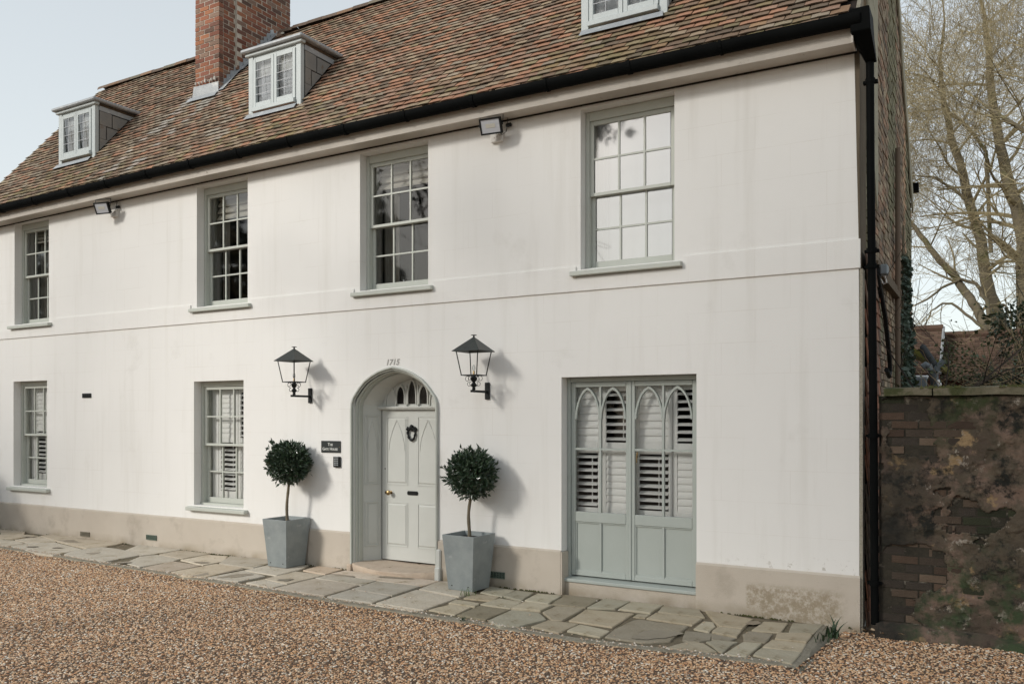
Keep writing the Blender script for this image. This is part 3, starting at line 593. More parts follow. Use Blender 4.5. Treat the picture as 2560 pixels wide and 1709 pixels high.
# ------------------------------------------------------------------ chimney
BR = MB(); BR.box(-.105,.105,-.05,.05,-.031,.031); bk = BR.mesh('brick'); bk.materials.append(M_brick)
def brick_col(rr):
    c = rr.choice([(.36,.125,.07),(.42,.155,.085),(.28,.10,.065),(.24,.11,.08),(.40,.21,.14),(.15,.085,.065),(.45,.18,.09),(.33,.22,.165)]); v = rr.uniform(.8,1.15); return tuple((.8*k + .2*g_)*v for k, g_ in zip(c, (.27,.17,.12)))
cx0, cx1, cy0, cy1 = -10.37, -9.81, 1.20, 2.75; cz1 = 10.3
c = MB(); c.box(cx0+.006, cx1-.006, cy0+.006, cy1-.006, 7.0, cz1)
chim = c.obj('chimney', M_mortar, house)
allb = []; rr = random.Random(21); z = 7.10; k = 0
while z < cz1 - .05:
    off = .0 if k % 2 else -.11
    x = cx0 + off                                   # front face
    while x < cx1 - .01:
        a, b = max(x, cx0), min(x + .215, cx1)
        if b >= cx1 - .012: b = cx1 + .013
        if b - a > .05: allb.append(((a+b)/2, cy0 + .045, z, b - a - .011, .09, brick_col(rr), 'x'))
        x += .225
    y = cy0 + .10 + (-.11 if k % 2 else 0)
    while y < cy1 - .01:                            # right face
        a, b = max(y, cy0 + .10), min(y + .215, cy1); st = .0 if a < 1.50 else .045
        if a < 1.54 < b and st == 0: b = 1.54
        elif st and a < 1.54: a = 1.54
        if b - a > .05 and z > RZ + ((a - RY) * SP/CP) - .05:
            cc = brick_col(rr); cc = tuple(q*.8 for q in cc); allb.append((cx1 - .045 + st, (a+b)/2, z, .09, b - a - .011, cc, 'y'))  # right face darkened: its shade is put into the brick colour
        y += .225
    z += .0755; k += 1
c = MB(); c.box(cx1-.005, cx1+.04, 1.54, cy1-.006, 7.7, cz1); c.obj('chimney_breast', M_mortar, chim)
sel = near300(allb, lambda t: t[:3]); restb = MB()
for i, t in enumerate(allb):
    x, y, z, wx, wy, tint, ax = t; jx = rr.uniform(-.003,.004)
    if i in sel and onscreen((x,y,z), 40):
        o = bpy.data.objects.new('brick', bk); col.objects.link(o); o.parent = chim
        o.location = (x, y - (jx if ax == 'x' else 0), z); 
        if ax == 'x': o.scale = (wx/.21, wy/.1, 1)
        else: o.scale = (wy/.21, wx/.1, 1); o.rotation_euler = (0,0,math.pi/2); o.location.x += jx
        o.color = (*tint, 1)
    else: restb.box(x-wx/2, x+wx/2, y-wy/2, y+wy/2, z-.031, z+.031, tint)
restb.obj('bricks', M_brick, chim, kind='stuff')
q = MB(); q.box(cx0-.05, cx1+.09, cy0-.05, cy1+.05, cz1, cz1+.16); q.obj('chimney_cap', M_cement, chim, bevel=.01)
for yy in (1.6, 2.35): MB().lathe([(.13,0),(.12,.1),(.10,.4),(.13,.42),(.13,.46),(.09,.46)], ((cx0+cx1)/2, yy, cz1+.16)).obj('chimney_pot', mat('terracotta_pot', (.38,.18,.10), rough=.9), chim, smooth=True)
# lead: front apron, stepped side flashing
q = MB(); a0, a1 = 2.16, 2.33
q.add([rp(cx0-.08,a0,.034), rp(cx1+.04,a0,.034), rp(cx1+.02,a1-.04,.034), rp(cx0-.06,a1-.04,.034), (cx0-.06, cy0-.016, 7.15), (cx1+.01, cy0-.016, 7.15), (cx0-.02,cy0-.016,7.37), (cx1+.01,cy0-.016,7.35)],
      [(0,1,2,3),(3,2,5,4),(4,5,7,6)])
q.obj('lead_apron', M_lead, chim)
q = MB(); s_ = 2.34; 
while s_ < 4.05:
    y_ = RY + s_*CP; z_ = RZ + s_*SP; xo = cx1 + .006 + (.047 if y_ > 1.52 else 0)
    q.add([(xo, y_-.01, z_-.06), (xo, y_+.115, z_+.06), (xo, y_+.06, z_+.185), (xo, y_-.01, z_+.16)], [(0,1,2,3)])
    q.add([rp(xo, s_-.02, .032), rp(xo+.11, s_-.02, .030), rp(xo+.11, s_+.13, .030), rp(xo, s_+.13, .032)], [(0,1,2,3)])
    s_ += .118
q.obj('stepped_flashing', M_lead, chim)
q = MB(); rr = random.Random(9)     # lumps of mortar at the chimney foot
for k in range(7):
    x = cx0 + .05 + k*.075; s0 = .022*rr.uniform(.6,1.3)
    q.box(x-s0*.6, x+s0*.6, cy0-.045, cy0-.015, 7.38, 7.38+s0*2.2)
q.obj('mortar_fillets', mat('white_mortar', (.55,.52,.47), rough=1), chim, bevel=.006, kind='stuff')

# ------------------------------------------------------------------ dormers
def dormer(x0, x1, foot, blind):
    fy = .44; cxm = (x0+x1)/2; zt = 7.13; 
    b = MB(); zf = RZ + (fy-RY)*SP/CP + .0; zb = 6.345
    b.box(x0, x0+.09, fy, fy+.07, zb-.10, zt); b.box(x1-.09, x1, fy, fy+.07, zb-.10, zt)     # corner posts
    b.box(x0+.091, x1-.091, fy+.012, fy+.07, zt-.045, zt)                                    # head
    b.add([(x0+.095, fy-.045, zb-.03), (x1-.095, fy-.045, zb-.03), (x1-.095, fy-.045, zb+.025), (x0+.095, fy-.045, zb+.025), (x0+.095, fy+.07, zb-.03), (x1-.095, fy+.07, zb-.03), (x1-.095, fy+.07, zb+.035), (x0+.095, fy+.07, zb+.035)],
          [(0,1,2,3),(0,4,5,1),(3,2,6,7),(0,3,7,4),(1,5,6,2),(4,7,6,5)])
    d = b.obj('dormer', M_dorm, house, bevel=.004)
    # cheek panels: right and left
    ySlab = RY + (zt - RZ)*CP/SP + .02
    for xs_ in (x1-.012, x0+.012):
        z0_ = RZ + (fy - RY)*SP/CP
        MB().add([(xs_, fy+.07, z0_+.05), (xs_, ySlab, zt), (xs_, fy+.07, zt)], [(0,1,2)]).obj('cheek', M_dark, d)
    for ri, (za, zb_) in enumerate([(zt-.31, zt-.075), (zt-.535, zt-.305), (zt-.765, zt-.53), (zt-.9, zt-.76)]):
        y = fy + .075; kk = 0
        while True:
            wd = [.235,.30][(ri+kk) % 2] if not (kk == 0 and ri == 1) else .13; kk += 1
            ya, yb = y, y + wd - .006; y += wd
            # clip the piece against the roof slope
            def zr(yy): return RZ + (yy - RY)*SP/CP + .028 + bow(x1)*.8
            za_, zb2 = zr(ya), zr(yb)
            if za_ > zb_ - .03: break
            ya += .006; yb -= .006; zb_ -= .010; P = [(ya, max(za, za_)), ]
            if za > zb2: P.append((yb, za))
            elif za > za_: P += [((za - RZ - .028 - bow(x1)*.8)*CP/SP + RY, za)]
            if zb2 < zb_: P += [(yb, max(zb2, za)), (yb, zb_)]
            else: P += [((zb_ - RZ - .028 - bow(x1)*.8)*CP/SP + RY, zb_)]
            P.append((ya, zb_)); n = len(P); th = .012 - ri*.001
            vs_ = [(x1, yy, zz) for yy, zz in P] + [(x1+th, yy, zz) for yy, zz in P]
            q = MB(); q.add(vs_, [tuple(range(n))[::-1], tuple(range(n, 2*n))] + [(i, (i+1) % n, n+(i+1) % n, n+i) for i in range(n)])
            if yb - ya > .05: q.obj('cheek_slate', M_slate, d)
    # lead strip under the roof edge
    MB().box(x1+.003, x1+.014, fy+.07, ySlab-.02, zt-.078, zt-.004).obj('lead_strip', M_lead, d)
    # flat lead roof with cornice
    q = MB(); q.box(x0-.04, x1+.04, fy-.035, fy+.06, zt+.0, zt+.045); q.obj('cornice', M_dorm, d, bevel=.008)
    q = MB(); q.box(x0-.01, x1+.012, fy+.061, ySlab+.02, zt, zt+.04); q.obj('eaves_board', M_deckboard, d)
    yb = RY + (zt+.11-RZ)*CP/SP + .05
    q = MB(); q.add([(x0-.085,fy-.085,zt+.045),(x1+.085,fy-.085,zt+.045),(x1+.085,yb,zt+.055),(x0-.085,yb,zt+.055),(x0-.085,fy-.085,zt+.098),(x1+.085,fy-.085,zt+.098),(x1+.085,yb,zt+.112),(x0-.085,yb,zt+.112)],
        [(0,3,2,1),(4,5,6,7),(0,1,5,4),(1,2,6,5),(2,3,7,6),(3,0,4,7)]); q.obj('flat_roof', M_lead, d, bevel=.014)
    # two leaded casements
    il, ir = x0+.10, x1-.10; mid_ = (il+ir)/2; z0, z1 = zb+.04, zt-.05
    for a, b_ in ((il, mid_-.004), (mid_+.004, ir)):
        q = MB(); yy = fy-.008; st = .05
        q.box(a, a+st, yy, yy+.05, z0, z1); q.box(b_-st, b_, yy, yy+.05, z0, z1); q.box(a+st+.001, b_-st-.001, yy, yy+.05, z0, z0+.065); q.box(a+st+.001, b_-st-.001, yy, yy+.05, z1-.055, z1)
        q.obj('casement', M_dorm, d, bevel=.003)
        q = MB(); q.add([(a+st,yy+.044,z0+.06),(b_-st,yy+.044,z0+.06),(b_-st,yy+.008,z1-.05),(a+st,yy+.008,z1-.05)], [(0,1,2,3)]); q.obj('pane', M_glass_dorm, d)
        q = MB(); cc = (a+b_)/2; q.box(cc-.003, cc+.003, yy-.001, yy+.005, z0+.066, z1-.056)
        for k in range(1, 5 if blind else 4):
            zz = z0+.065 + (z1-z0-.12)*k/(5 if blind else 4); q.box(a+st+.001, b_-st-.001, yy-.0005, yy+.0045, zz-.003, zz+.003)
        q.obj('lead_cames', M_camelead, d)
        q = MB(); q.box(a+.03, b_-.03, fy+.075, fy+.08, z0, z1); q.obj('sky_backing', M_curt_back if blind else M_curt, d)  # pale sheet behind the panes, standing in for reflected sky
        q = MB(); q.box(a+.05, b_-.05, fy+.065, fy+.073, z1-.25, z1); q.obj('blind', M_white, d)
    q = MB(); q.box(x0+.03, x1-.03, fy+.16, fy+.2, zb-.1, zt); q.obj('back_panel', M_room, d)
    # lead apron below
    sA = (6.21-RZ)/SP
    q = MB(); q.add([rp(x0+.03,sA-.10,.036), rp(x1-.0,sA-.10,.036), rp(x1-.03,sA+.02,.034), rp(x0+.03,sA+.02,.034), (x0+.03,fy+.02,zb-.11), (x1-.03,fy+.02,zb-.11), (x0+.03,fy+.02,zb-.075),(x1-.03,fy+.02,zb-.075)], [(0,1,2,3),(3,2,5,4),(4,5,7,6)]); q.obj('lead_apron', M_lead, d)
    q = MB(); q.box(x0+.092, x1-.092, fy+.03, fy+.05, zb-.28, zb-.031); q.obj('under_sill', M_sillwood, d)
M_deckboard = mat('rotten_board', (.13,.085,.05), (.05,.035,.025), rough=1, scale=14, bump=1)
M_camelead = mat('lead_came', (.50,.51,.53), rough=.6)
M_sillwood = mat('grey_underboard', (.36,.32,.28), (.26,.23,.20), rough=.9, scale=8, bump=.5)
dormer(*DORM[0], 0, 0); dormer(*DORM[1], 0, 1); dormer(*DORM[2], 0, 1)

# ------------------------------------------------------------------ sash windows
def sill(parent, x0, x1, z, y1=.16, h=.062, out=.075):
    q = MB(); q.add([(x0,-out,z-h),(x1,-out,z-h),(x1,y1,z-h),(x0,y1,z-h),(x0,-out,z-.012),(x1,-out,z-.012),(x1,y1,z+.012),(x0,y1,z+.012)],
        [(0,3,2,1),(4,5,6,7),(0,1,5,4),(1,2,6,5),(2,3,7,6),(3,0,4,7)]); return q.obj('sill', M_sage, parent, bevel=.006)
def sash_window(k, cols=3, head=.10, up=True):
    x0, x1, z0, z1 = OPEN[k]; Y = .125; g = M_glass_up if k == 'w4' else (M_glass_low if k[0] == 'g' else M_glass)
    q = MB(); q.box(x0+.002, x0+.045, Y, Y+.12, z0, z1-.002); q.box(x1-.045, x1-.002, Y, Y+.12, z0, z1-.002); q.box(x0+.046, x1-.046, Y, Y+.12, z1-head, z1-.003)
    q.box(x0+.004, x0+.055, Y+.121, Y+.2, z0, z1-.01); q.box(x1-.055, x1-.004, Y+.121, Y+.2, z0, z1-.01)
    win = q.obj('window', M_sage, house, bevel=.004)
    sill(win, x0-.10, x1+.09, z0-.012) if True else None
    q = MB(); q.box(x0+.006, x1-.006, .11, .26, z0+.0, z0+.028); q.obj('inner_sill', M_sage, win)
    sx0, sx1 = x0+.046, x1-.046; zt = z1-head; zb = z0+.03; zm = (zt+zb)/2
    for top in (1, 0):
        y = Y+.022 if top else Y+.068; za, zb_ = (zm-.018, zt-.002) if top else (zb, zm+.018); st = .042; br = .036 if top else .075; tr = .045 if top else .036
        q = MB(); q.box(sx0, sx0+st, y, y+.042, za, zb_); q.box(sx1-st, sx1, y, y+.042, za, zb_)
        q.box(sx0+st+.001, sx1-st-.001, y, y+.042, za, za+br); q.box(sx0+st+.001, sx1-st-.001, y, y+.042, zb_-tr, zb_)
        q.obj('sash', M_sage, win, bevel=.003)
        gx0, gx1, gz0, gz1 = sx0+st, sx1-st, za+br, zb_-tr
        for c in range(1, cols):
            xx = gx0 + (gx1-gx0)*c/cols; MB().box(xx-.010, xx+.010, y+.004, y+.036, gz0, gz1).obj('glazing_bar', M_sage, win)
        zz = (gz0+gz1)/2; MB().box(gx0, gx1, y+.006, y+.034, zz-.010, zz+.010).obj('glazing_bar', M_sage, win)
        for c in range(cols):
            for r_ in range(2):
                a = gx0 + (gx1-gx0)*c/cols + .011; b = gx0 + (gx1-gx0)*(c+1)/cols - .011
                e = gz0 + (gz1-gz0)*r_/2 + .011*r_; f = gz0 + (gz1-gz0)*(r_+1)/2 - .011*(1-r_); t = random.uniform(-.0012,.0012); u = random.uniform(-.0012,.0012)
                MB().add([(a,y+.018+t,e),(b,y+.018-t,e),(b,y+.018-t+u,f),(a,y+.018+t+u,f)], [(0,1,2,3)]).obj('pane', g, win)
    return win
def curtain(win, x0, x1, z0, z1, y=.42, m=None, n=5):
    q = MB(); N_ = 40
    for i in range(N_+1):
        t = i/N_; yy = y + .022*math.sin(t*n*2*math.pi) + .008*math.sin(t*17); xx = x0 + (x1-x0)*t
        q.v += [(xx, yy, z0), (xx*1.0, yy*.98+.008, z1)]
        if i: q.f.append((2*i-2, 2*i, 2*i+1, 2*i-1))
    q.obj('curtain', m or M_curt, win, smooth=True)
def roman(win, x0, x1, z0, z1):
    q = MB(); n = 4
    P = []
    for k in range(n):
        za = z1 - (z1-z0)*k/n; zb = z1 - (z1-z0)*(k+1)/n
        P += [(.36, za), (.325 - .012*k, zb+.02), (.33-.012*k, zb)]
    for i, (y, z) in enumerate(P):
        q.v += [(x0,y,z),(x1,y,z)]
        if i: q.f.append((2*i-2, 2*i-1, 2*i+1, 2*i))
    q.obj('roman_blind', M_linen, win)
W1 = sash_window('w1'); W2 = sash_window('w2'); W3 = sash_window('w3'); W4 = sash_window('w4'); G1 = sash_window('g1', head=.07); G2 = sash_window('g2', head=.07)
roman(W2, -8.80, -7.92, 4.80, 5.2); curtain(W1, -13.4, -13.12, 3.5, 5.2); roman(W1, -13.38, -12.55, 4.93, 5.2)
curtain(W2, -8.82, -8.66, 3.5, 5.2, m=M_curt, n=3); curtain(W3, -5.80, -5.55, 3.5, 5.2); roman(W3, -5.8, -4.87, 4.83, 5.2)
curtain(W3, -5.25, -5.05, 3.5, 5.2, y=.9); curtain(W4, -2.75, -2.62, 3.5, 5.2, y=.35, m=M_curt_back, n=3)
q = MB(); q.box(-2.70,-1.85,.37,.375,3.5,5.2); q.obj('sky_backing', M_curt_back, W4)  # white sheet added behind the glass in place of a sky reflection
for i, (dx, h) in enumerate(((-.0,.075),(.055,.095),(.115,.11))):
    b = MB().lathe([(.018,0),(.021,.01),(.021,h*.55),(.010,h*.72),(.010,h*.95),(.013,h)], n=12).obj('bottle', M_white, loc=(-5.50+dx, .30-.01*i, 3.545), smooth=True)
    tag(b, ['smallest white bottle on the sill inside the window above the door', 'middle of three white bottles on the sill above the door', 'tallest white bottle on the sill inside the window above the door'][i], 'bottle', 'three white bottles on the upper window sill')
q = MB(); q.box(-5.85,-4.82,.247,.36,3.50,3.545); q.obj('window_board', M_white, W3)

# ------------------------------------------------------------------ plantation shutters
def shutter(x0, x1, z0, z1, tiers, Y=.275, pitch=.0755, rod=True, name='shutter'):
    st = .045; q = MB(); q.box(x0, x0+st, Y, Y+.028, z0, z1); q.box(x1-st, x1, Y, Y+.028, z0, z1)
    zr = sorted({z0, z1} | {t for a, b, o in tiers for t in (a, b)}); rails = []
    edges = [z0] + [v for a, b, o in sorted(tiers) for v in (a, b)] + [z1]
    for a, b in zip(edges[::2], edges[1::2]):
        if b - a > .004: q.box(x0+st+.001, x1-st-.001, Y, Y+.028, a, b)
    s_ = q.obj(name, M_white, house, bevel=.003)
    for a, b, opn in tiers:
        n = max(1, round((b-a)/pitch)); p = (b-a)/n; ang = R(24) if opn else R(78)
        base = None
        for i in range(n):
            zc = a + p*(i+.5); P = []; wd = .044 if not opn else .040
            if base is None:
                m_ = MB()
                for t in range(10):
                    aa = 2*math.pi*t/10; u = math.cos(aa)*wd; v = math.sin(aa)*.0055
                    P.append((u*math.cos(ang) - v*math.sin(ang), u*math.sin(ang) + v*math.cos(ang)))
                hw = (x1-x0)/2 - st - .002
                vs_ = [(-hw, -y*1 if False else y, z) for y, z in P] + [(hw, y, z) for y, z in P]
                m_.add(vs_, [tuple(range(10)), tuple(range(10, 20))[::-1]] + [(j, 10+j, 10+(j+1) % 10, (j+1) % 10) for j in range(10)])
                base = m_.obj('louvre', M_white, s_, loc=((x0+x1)/2, Y+.014, zc)); smooth_on(base.data, 60)
            else: inst(base, s_, loc=((x0+x1)/2, Y+.014, zc))
        if opn and rod: MB().box((x0+x1)/2+.035, (x0+x1)/2+.047, Y+.05, Y+.058, a+.02, b-.02).obj('tilt_rod', M_white, s_)
    return s_
ZL, ZU, ZM0, ZM1 = .925, 2.205, 1.525, 1.645
for k, (a, b, up, lo) in enumerate([(-3.025,-2.675,0,1),(-2.668,-2.290,1,0),(-2.283,-1.865,0,1),(-1.858,-1.525,1,0)]):
    shutter(a, b, .82, 2.29, [(ZL, ZM0, lo), (ZM1, ZU, up)])
q = MB(); q.box(-3.026,-2.995,.205,.27,.80,2.34); q.box(-1.555,-1.524,.205,.27,.80,2.34); q.box(-3.026,-1.524,.27,.30,2.294,2.345); q.obj('shutter_frame', M_white, house)
q = MB(); q.box(-8.87,-8.745,.272,.300,.70,2.34); q.obj('shutter_frame', M_white, house); shutter(-8.74,-8.345, .70, 2.34, [(.86,1.56,1),(1.63,2.28,0)], pitch=.07); shutter(-8.338,-7.94, .70, 2.34, [(.86,1.56,0),(1.63,2.28,1)], pitch=.07)
q = MB(); q.box(-13.43,-13.305,.272,.300,.80,2.44); q.obj('shutter_frame', M_white, house); shutter(-13.30,-12.96, .80, 2.44, [(.97,1.69,1),(1.75,2.38,0)], pitch=.07); shutter(-12.952,-12.53, .80, 2.44, [(.97,1.69,0),(1.75,2.38,0)])

# ------------------------------------------------------------------ the tall gothic window
x0, x1 = OPEN['bw'][:2]; Y = .155; q = MB()
q.box(x0+.002, x0+.042, Y-.02, Y+.12, .17, 2.35); q.box(x1-.042, x1-.002, Y-.02, Y+.12, .17, 2.35); q.box(x0+.043, x1-.043, Y-.02, Y+.12, 2.305, 2.351)
BWN = q.obj('gothic_window', M_blue, house, bevel=.004)
q = MB(); q.add([(x0+.004,.035,.125),(x1-.004,.035,.125),(x1-.004,.28,.125),(x0+.004,.28,.125),(x0+.004,.035,.160),(x1-.004,.035,.160),(x1-.004,.28,.180),(x0+.004,.28,.180)], [(0,3,2,1),(4,5,6,7),(0,1,5,4),(1,2,6,5),(2,3,7,6),(3,0,4,7)]); q.obj('sill', M_blue, BWN, bevel=.006)
lea = [(x0+.044, -2.292), (-2.288, x1-.044)]
for a, b in lea:
    q = MB(); st = .048; z0, z1 = .185, 2.302
    q.box(a, a+st, Y, Y+.045, z0, z1); q.box(b-st, b, Y, Y+.045, z0, z1)
    for za, zb in ((z0, z0+.055), (.775, .885), (z1-.052, z1)): q.box(a+st+.001, b-st-.001, Y, Y+.045, za, zb)
    leaf = q.obj('casement', M_blue, BWN, bevel=.004)
    ga, gb = a+st, b-st; mid_ = (ga+gb)/2
    MB().box(mid_-.011, mid_+.011, Y-.002, Y+.038, .886, 2.249).obj('glazing_bar', M_blue, BWN); MB().box(ga+.001, gb-.001, Y+.002, Y+.04, 1.562, 1.585).obj('glazing_bar', M_blue, BWN)
    for c, (pa, pb) in enumerate(((ga, mid_), (mid_, gb))):
        cxx = (pa+pb)/2; hw = (pb-pa)/2
        o_ = arch(cxx, hw, 1.90, .345); i_ = arch(cxx, hw-.017, 1.90, .318)
        MB().band(o_, i_, Y-.006, Y+.036).obj('gothic_arch_bar', M_blue, BWN)
        for za, zb in ((.886, 1.561), (1.586, 2.249)):
            MB().add([(pa+.002,Y+.022,za),(pb-.002,Y+.022,za),(pb-.002,Y+.0225,zb),(pa+.002,Y+.0225,zb)], [(0,1,2,3)]).obj('pane', M_glass_low, BWN)
        # lower panel
        MB().box(pa, pb, Y+.022, Y+.034, .24, .776).obj('panel', M_blue, BWN)
        q = MB()
        for e, f, gg, h in ((pa+.001, pa+.014, .24, .775), (pb-.014, pb-.001, .24, .775), (pa+.0145, pb-.0145, .24, .253), (pa+.0145, pb-.0145, .762, .775)): q.box(e, f, Y+.010, Y+.021, gg, h)
        q.obj('panel_moulding', M_blue, BWN)
    MB().box(mid_-.013, mid_+.013, Y+.003, Y+.042, .241, .774).obj('muntin', M_blue, BWN)
q = MB(); q.box(-2.306,-2.276,Y-.012,Y-.001,.19,2.30); q.obj('cover_bead', M_blue, BWN, bevel=.004)
q = MB(); q.box(-2.215,-2.203,Y-.012,Y-.002,1.49,1.55); q.box(-2.212,-2.206,Y-.03,Y-.013,1.44,1.52); q.obj('window_latch', M_brass, BWN)
q = MB(); [q.box(x0+.035, x0+.048, Y-.026, Y-.0205, z, z+.075) for z in (.42, 1.22, 1.98)]; q.obj('hinge', M_blue, BWN)

# ------------------------------------------------------------------ the front door
def archx(cx, hw, spring, rise, foot): P = arch(cx, hw, spring, rise); return [(P[0][0], foot)] + P + [(P[-1][0], foot)]
cx = DCX
def loft(mb, ca, ya, cb, yb):
    n = len(ca); return mb.add([(x,ya,z) for x,z in ca] + [(x,yb,z) for x,z in cb], [(i,i+1,n+i+1,n+i) for i in range(n-1)])
q = MB(); q.band(archx(cx,.668,2.02,.525,.07), archx(cx,.642,2.02,.500,.07), -.042, -.001)
q.band(archx(cx,.641,2.02,.499,.07), archx(cx,.629,2.02,.480,.07), -.020, -.001); q.obj('door_surround', M_surr, house, bevel=.006)
q = MB(); q.band(archx(cx,.6285,2.02,.479,.07), archx(cx,.616,2.02,.462,.07), .012, .060); q.band(archx(cx,.6285,2.02,.479,.07), archx(cx,.604,2.02,.450,.07), .0605, .090); q.band(archx(cx,.6285,2.02,.479,.07), archx(cx,.612,2.02,.458,.07), .0905, .150); q.obj('surround_moulding', M_surr, house, bevel=.004)
FA = archx(DCX,.612,2.02,.452,.07); FB = archx(DCX,.492,2.02,.390,.07)
q = MB(); loft(q, FA, .1505, FB, .385); FO = archx(DCX,.629,2.02,.469,.07); loft(q, FO, .1505, FO, .455); fr = q.obj('door_frame', M_door, house)
for sx_ in (-1, 1):     # panelled, splayed reveals
    def sp(t, z, o): a = .612 + (.492-.612)*t; return (DCX + sx_*(a - o*.88), .1505 + .2345*t - o*.46, z)
    def slab(q, t0, t1, z0, z1, o0, o1): q.add([sp(t0,z0,o0),sp(t1,z0,o0),sp(t1,z0,o1),sp(t0,z0,o1),sp(t0,z1,o0),sp(t1,z1,o0),sp(t1,z1,o1),sp(t0,z1,o1)], [(0,3,2,1),(4,5,6,7),(0,1,5,4),(1,2,6,5),(2,3,7,6),(3,0,4,7)])
    for za, zb in ((.27,.84),(1.06,1.95)):
        q = MB(); slab(q,.10,.16,za,zb,.0,.011); slab(q,.80,.86,za,zb,.0,.011); slab(q,.161,.799,za,za+.015,0,.011); slab(q,.161,.799,zb-.015,zb,0,.011); slab(q,.26,.70,za+.035,zb-.035,0,.009)
        q.obj('reveal_panel', M_door, fr, bevel=.002)
    q = MB()
    for s2 in (-1, 1): q.tube([sp(.48 + s2*.26*(1-t**1.6), 1.52 + .36*t, .010) for t in np.linspace(0, 1, 9)], .006, 6)
    q.obj('arch_moulding', M_door, fr)
DY = .38; dx0, dx1 = -5.815, -4.835
q = MB(); q.box(dx0, dx1, DY, DY+.05, .095, 2.012); door = q.obj('door', M_door, house)
MB().box(dx0, dx0+.006, DY-.004, DY+.045, .095, 2.01).obj('door_gap', M_dark, door)
def panel(px0, px1, pz0, pz1):
    q = MB()
    for a, b, c, d in ((px0,px0+.014,pz0,pz1),(px1-.014,px1,pz0,pz1),(px0+.0145,px1-.0145,pz0,pz0+.014),(px0+.0145,px1-.0145,pz1-.014,pz1)): q.box(a,b,DY-.007,DY-.0005,c,d)
    q.add([(px0+.035,DY-.011,pz0+.04),(px1-.035,DY-.011,pz0+.04),(px1-.035,DY-.011,pz1-.04),(px0+.035,DY-.011,pz1-.04),(px0+.02,DY-.0006,pz0+.022),(px1-.02,DY-.0006,pz0+.022),(px1-.02,DY-.0006,pz1-.022),(px0+.02,DY-.0006,pz1-.022)],
        [(0,1,2,3),(0,4,5,1),(1,5,6,2),(2,6,7,3),(3,7,4,0)])
    q.obj('panel', M_door, door)
for (a, b) in ((-5.735,-5.395),(-5.245,-4.905)):
    panel(a, b, .27, .84); panel(a, b, 1.06, 1.935)
    c = (a+b)/2; q = MB()
    for s2 in (-1, 1): q.tube([(c + s2*.125*(1-t**1.8), DY-.012, 1.50 + .385*t) for t in np.linspace(0, 1, 11)], .007, 6)
    q.obj('arch_moulding', M_door, door)
MB().lathe([(.022,0),(.022,.006),(.011,.008),(.011,.03),(.026,.04),(.033,.055),(.030,.07),(.015,.08)], n=16).obj('door_knob', M_brass, door, loc=(-5.665, DY-.001, .958), smooth=True).rotation_euler = (R(90),0,0)
MB().lathe([(.019,0),(.019,.005),(.012,.007)], n=14).obj('keyhole_cover', mat('dark_bronze', (.08,.06,.035), rough=.4, metal=.7), door, loc=(-5.745, DY-.001, .955), smooth=True).rotation_euler = (R(90),0,0)
MB().lathe([(.008,0),(.008,.003)], n=10).obj('keyhole', M_dark, door, loc=(-5.76, DY-.001, 1.26)).rotation_euler = (R(90),0,0)
q = MB(); q.prism([(-.085+.0,-.012),(-.073,-.026),(.073,-.026),(.085,-.012),(.085,.012),(.073,.026),(-.073,.026),(-.085,.012)], -.008, -.0005); q.prism([(-.066,-.013),(.066,-.013),(.066,.013),(-.066,.013)], -.013, -.0085)
q.obj('letter_plate', M_iron, door, loc=(-5.318, DY, .962), bevel=.002)
q = MB(); pts = [(.060*math.sin(a)*(1 if math.cos(a) > -.2 else .9), -.022, .066*math.cos(a)*(1 if math.cos(a) > 0 else 1.2)) for a in np.linspace(0, 2*math.pi, 25)[:-1]]
q.tube(pts, [.014 + .004*math.sin(i*2.1) for i in range(24)], 8, closed=True)
for s2 in (-1, 1): q.tube([(s2*.025,-.02,.06),(s2*.06,-.025,.075),(s2*.075,-.02,.055),(s2*.06,-.02,.04)], [.016,.017,.014,.010], 8)
q.lathe([(.022,-.02),(.028,0),(.02,.02),(.008,.03)], (0,-.022,.085), 10); q.lathe([(.01,-.012),(.018,0),(.01,.014)], (0,-.022,-.085), 10); q.box(-.01,.01,-.02,0,.03,.09)
q.obj('door_knocker', M_iron, door, loc=(-5.322, DY-.002, 1.715), smooth=True)
# transom and the gothic fanlight
q = MB(); q.box(-5.838, -4.812, DY-.05, DY+.04, 2.020, 2.062); q.box(-5.842, -4.808, DY-.065, DY-.051, 2.036, 2.055); q.obj('transom', M_door, fr, bevel=.004)
P = arch(DCX,.512,2.03,.405); q = MB(); q.prism([(P[0][0], 2.0)] + P + [(P[-1][0], 2.0)], DY+.01, DY+.03); fan = q.obj('fanlight', M_door, house)
def lancet(c, hw, z0, sp, ap): 
    return [(c-hw, z0)] + [(c - hw*u, sp + (ap-sp)*h) for u, h in ((1,0),(.93,.25),(.78,.52),(.52,.78),(.25,.93),(0,1))] + [(c + hw*u, sp + (ap-sp)*h) for u, h in ((.25,.93),(.52,.78),(.78,.52),(.93,.25),(1,0))] + [(c+hw, z0)]
M_dglass = mat('dark_leaded_glass', (.010,.009,.009), rough=.08, spec=.6)
for c, ap in ((-5.505,2.315),(-5.325,2.385),(-5.145,2.315)):
    L1 = lancet(c, .058, 2.095, 2.20, ap); L2 = lancet(c, .075, 2.078, 2.20, ap+.028)
    MB().prism(L1, DY-.002, DY+.009).obj('pane', M_dglass, fan); MB().band(L2, L1, DY-.022, DY+.009).obj('lancet_frame', M_door, fan, bevel=.003)
for c, hw in ((-5.672,.088),(-4.978,.088)):
    L1 = lancet(c, hw-.015, 2.078, 2.13, 2.30); L2 = lancet(c, hw, 2.063, 2.13, 2.33); MB().band(L2, L1, DY-.008, DY+.009).obj('tracery', M_door, fan)
q = MB()
for c in (-5.415,-5.235): q.box(c-.007, c+.007, DY-.016, DY+.009, 2.063, 2.33)
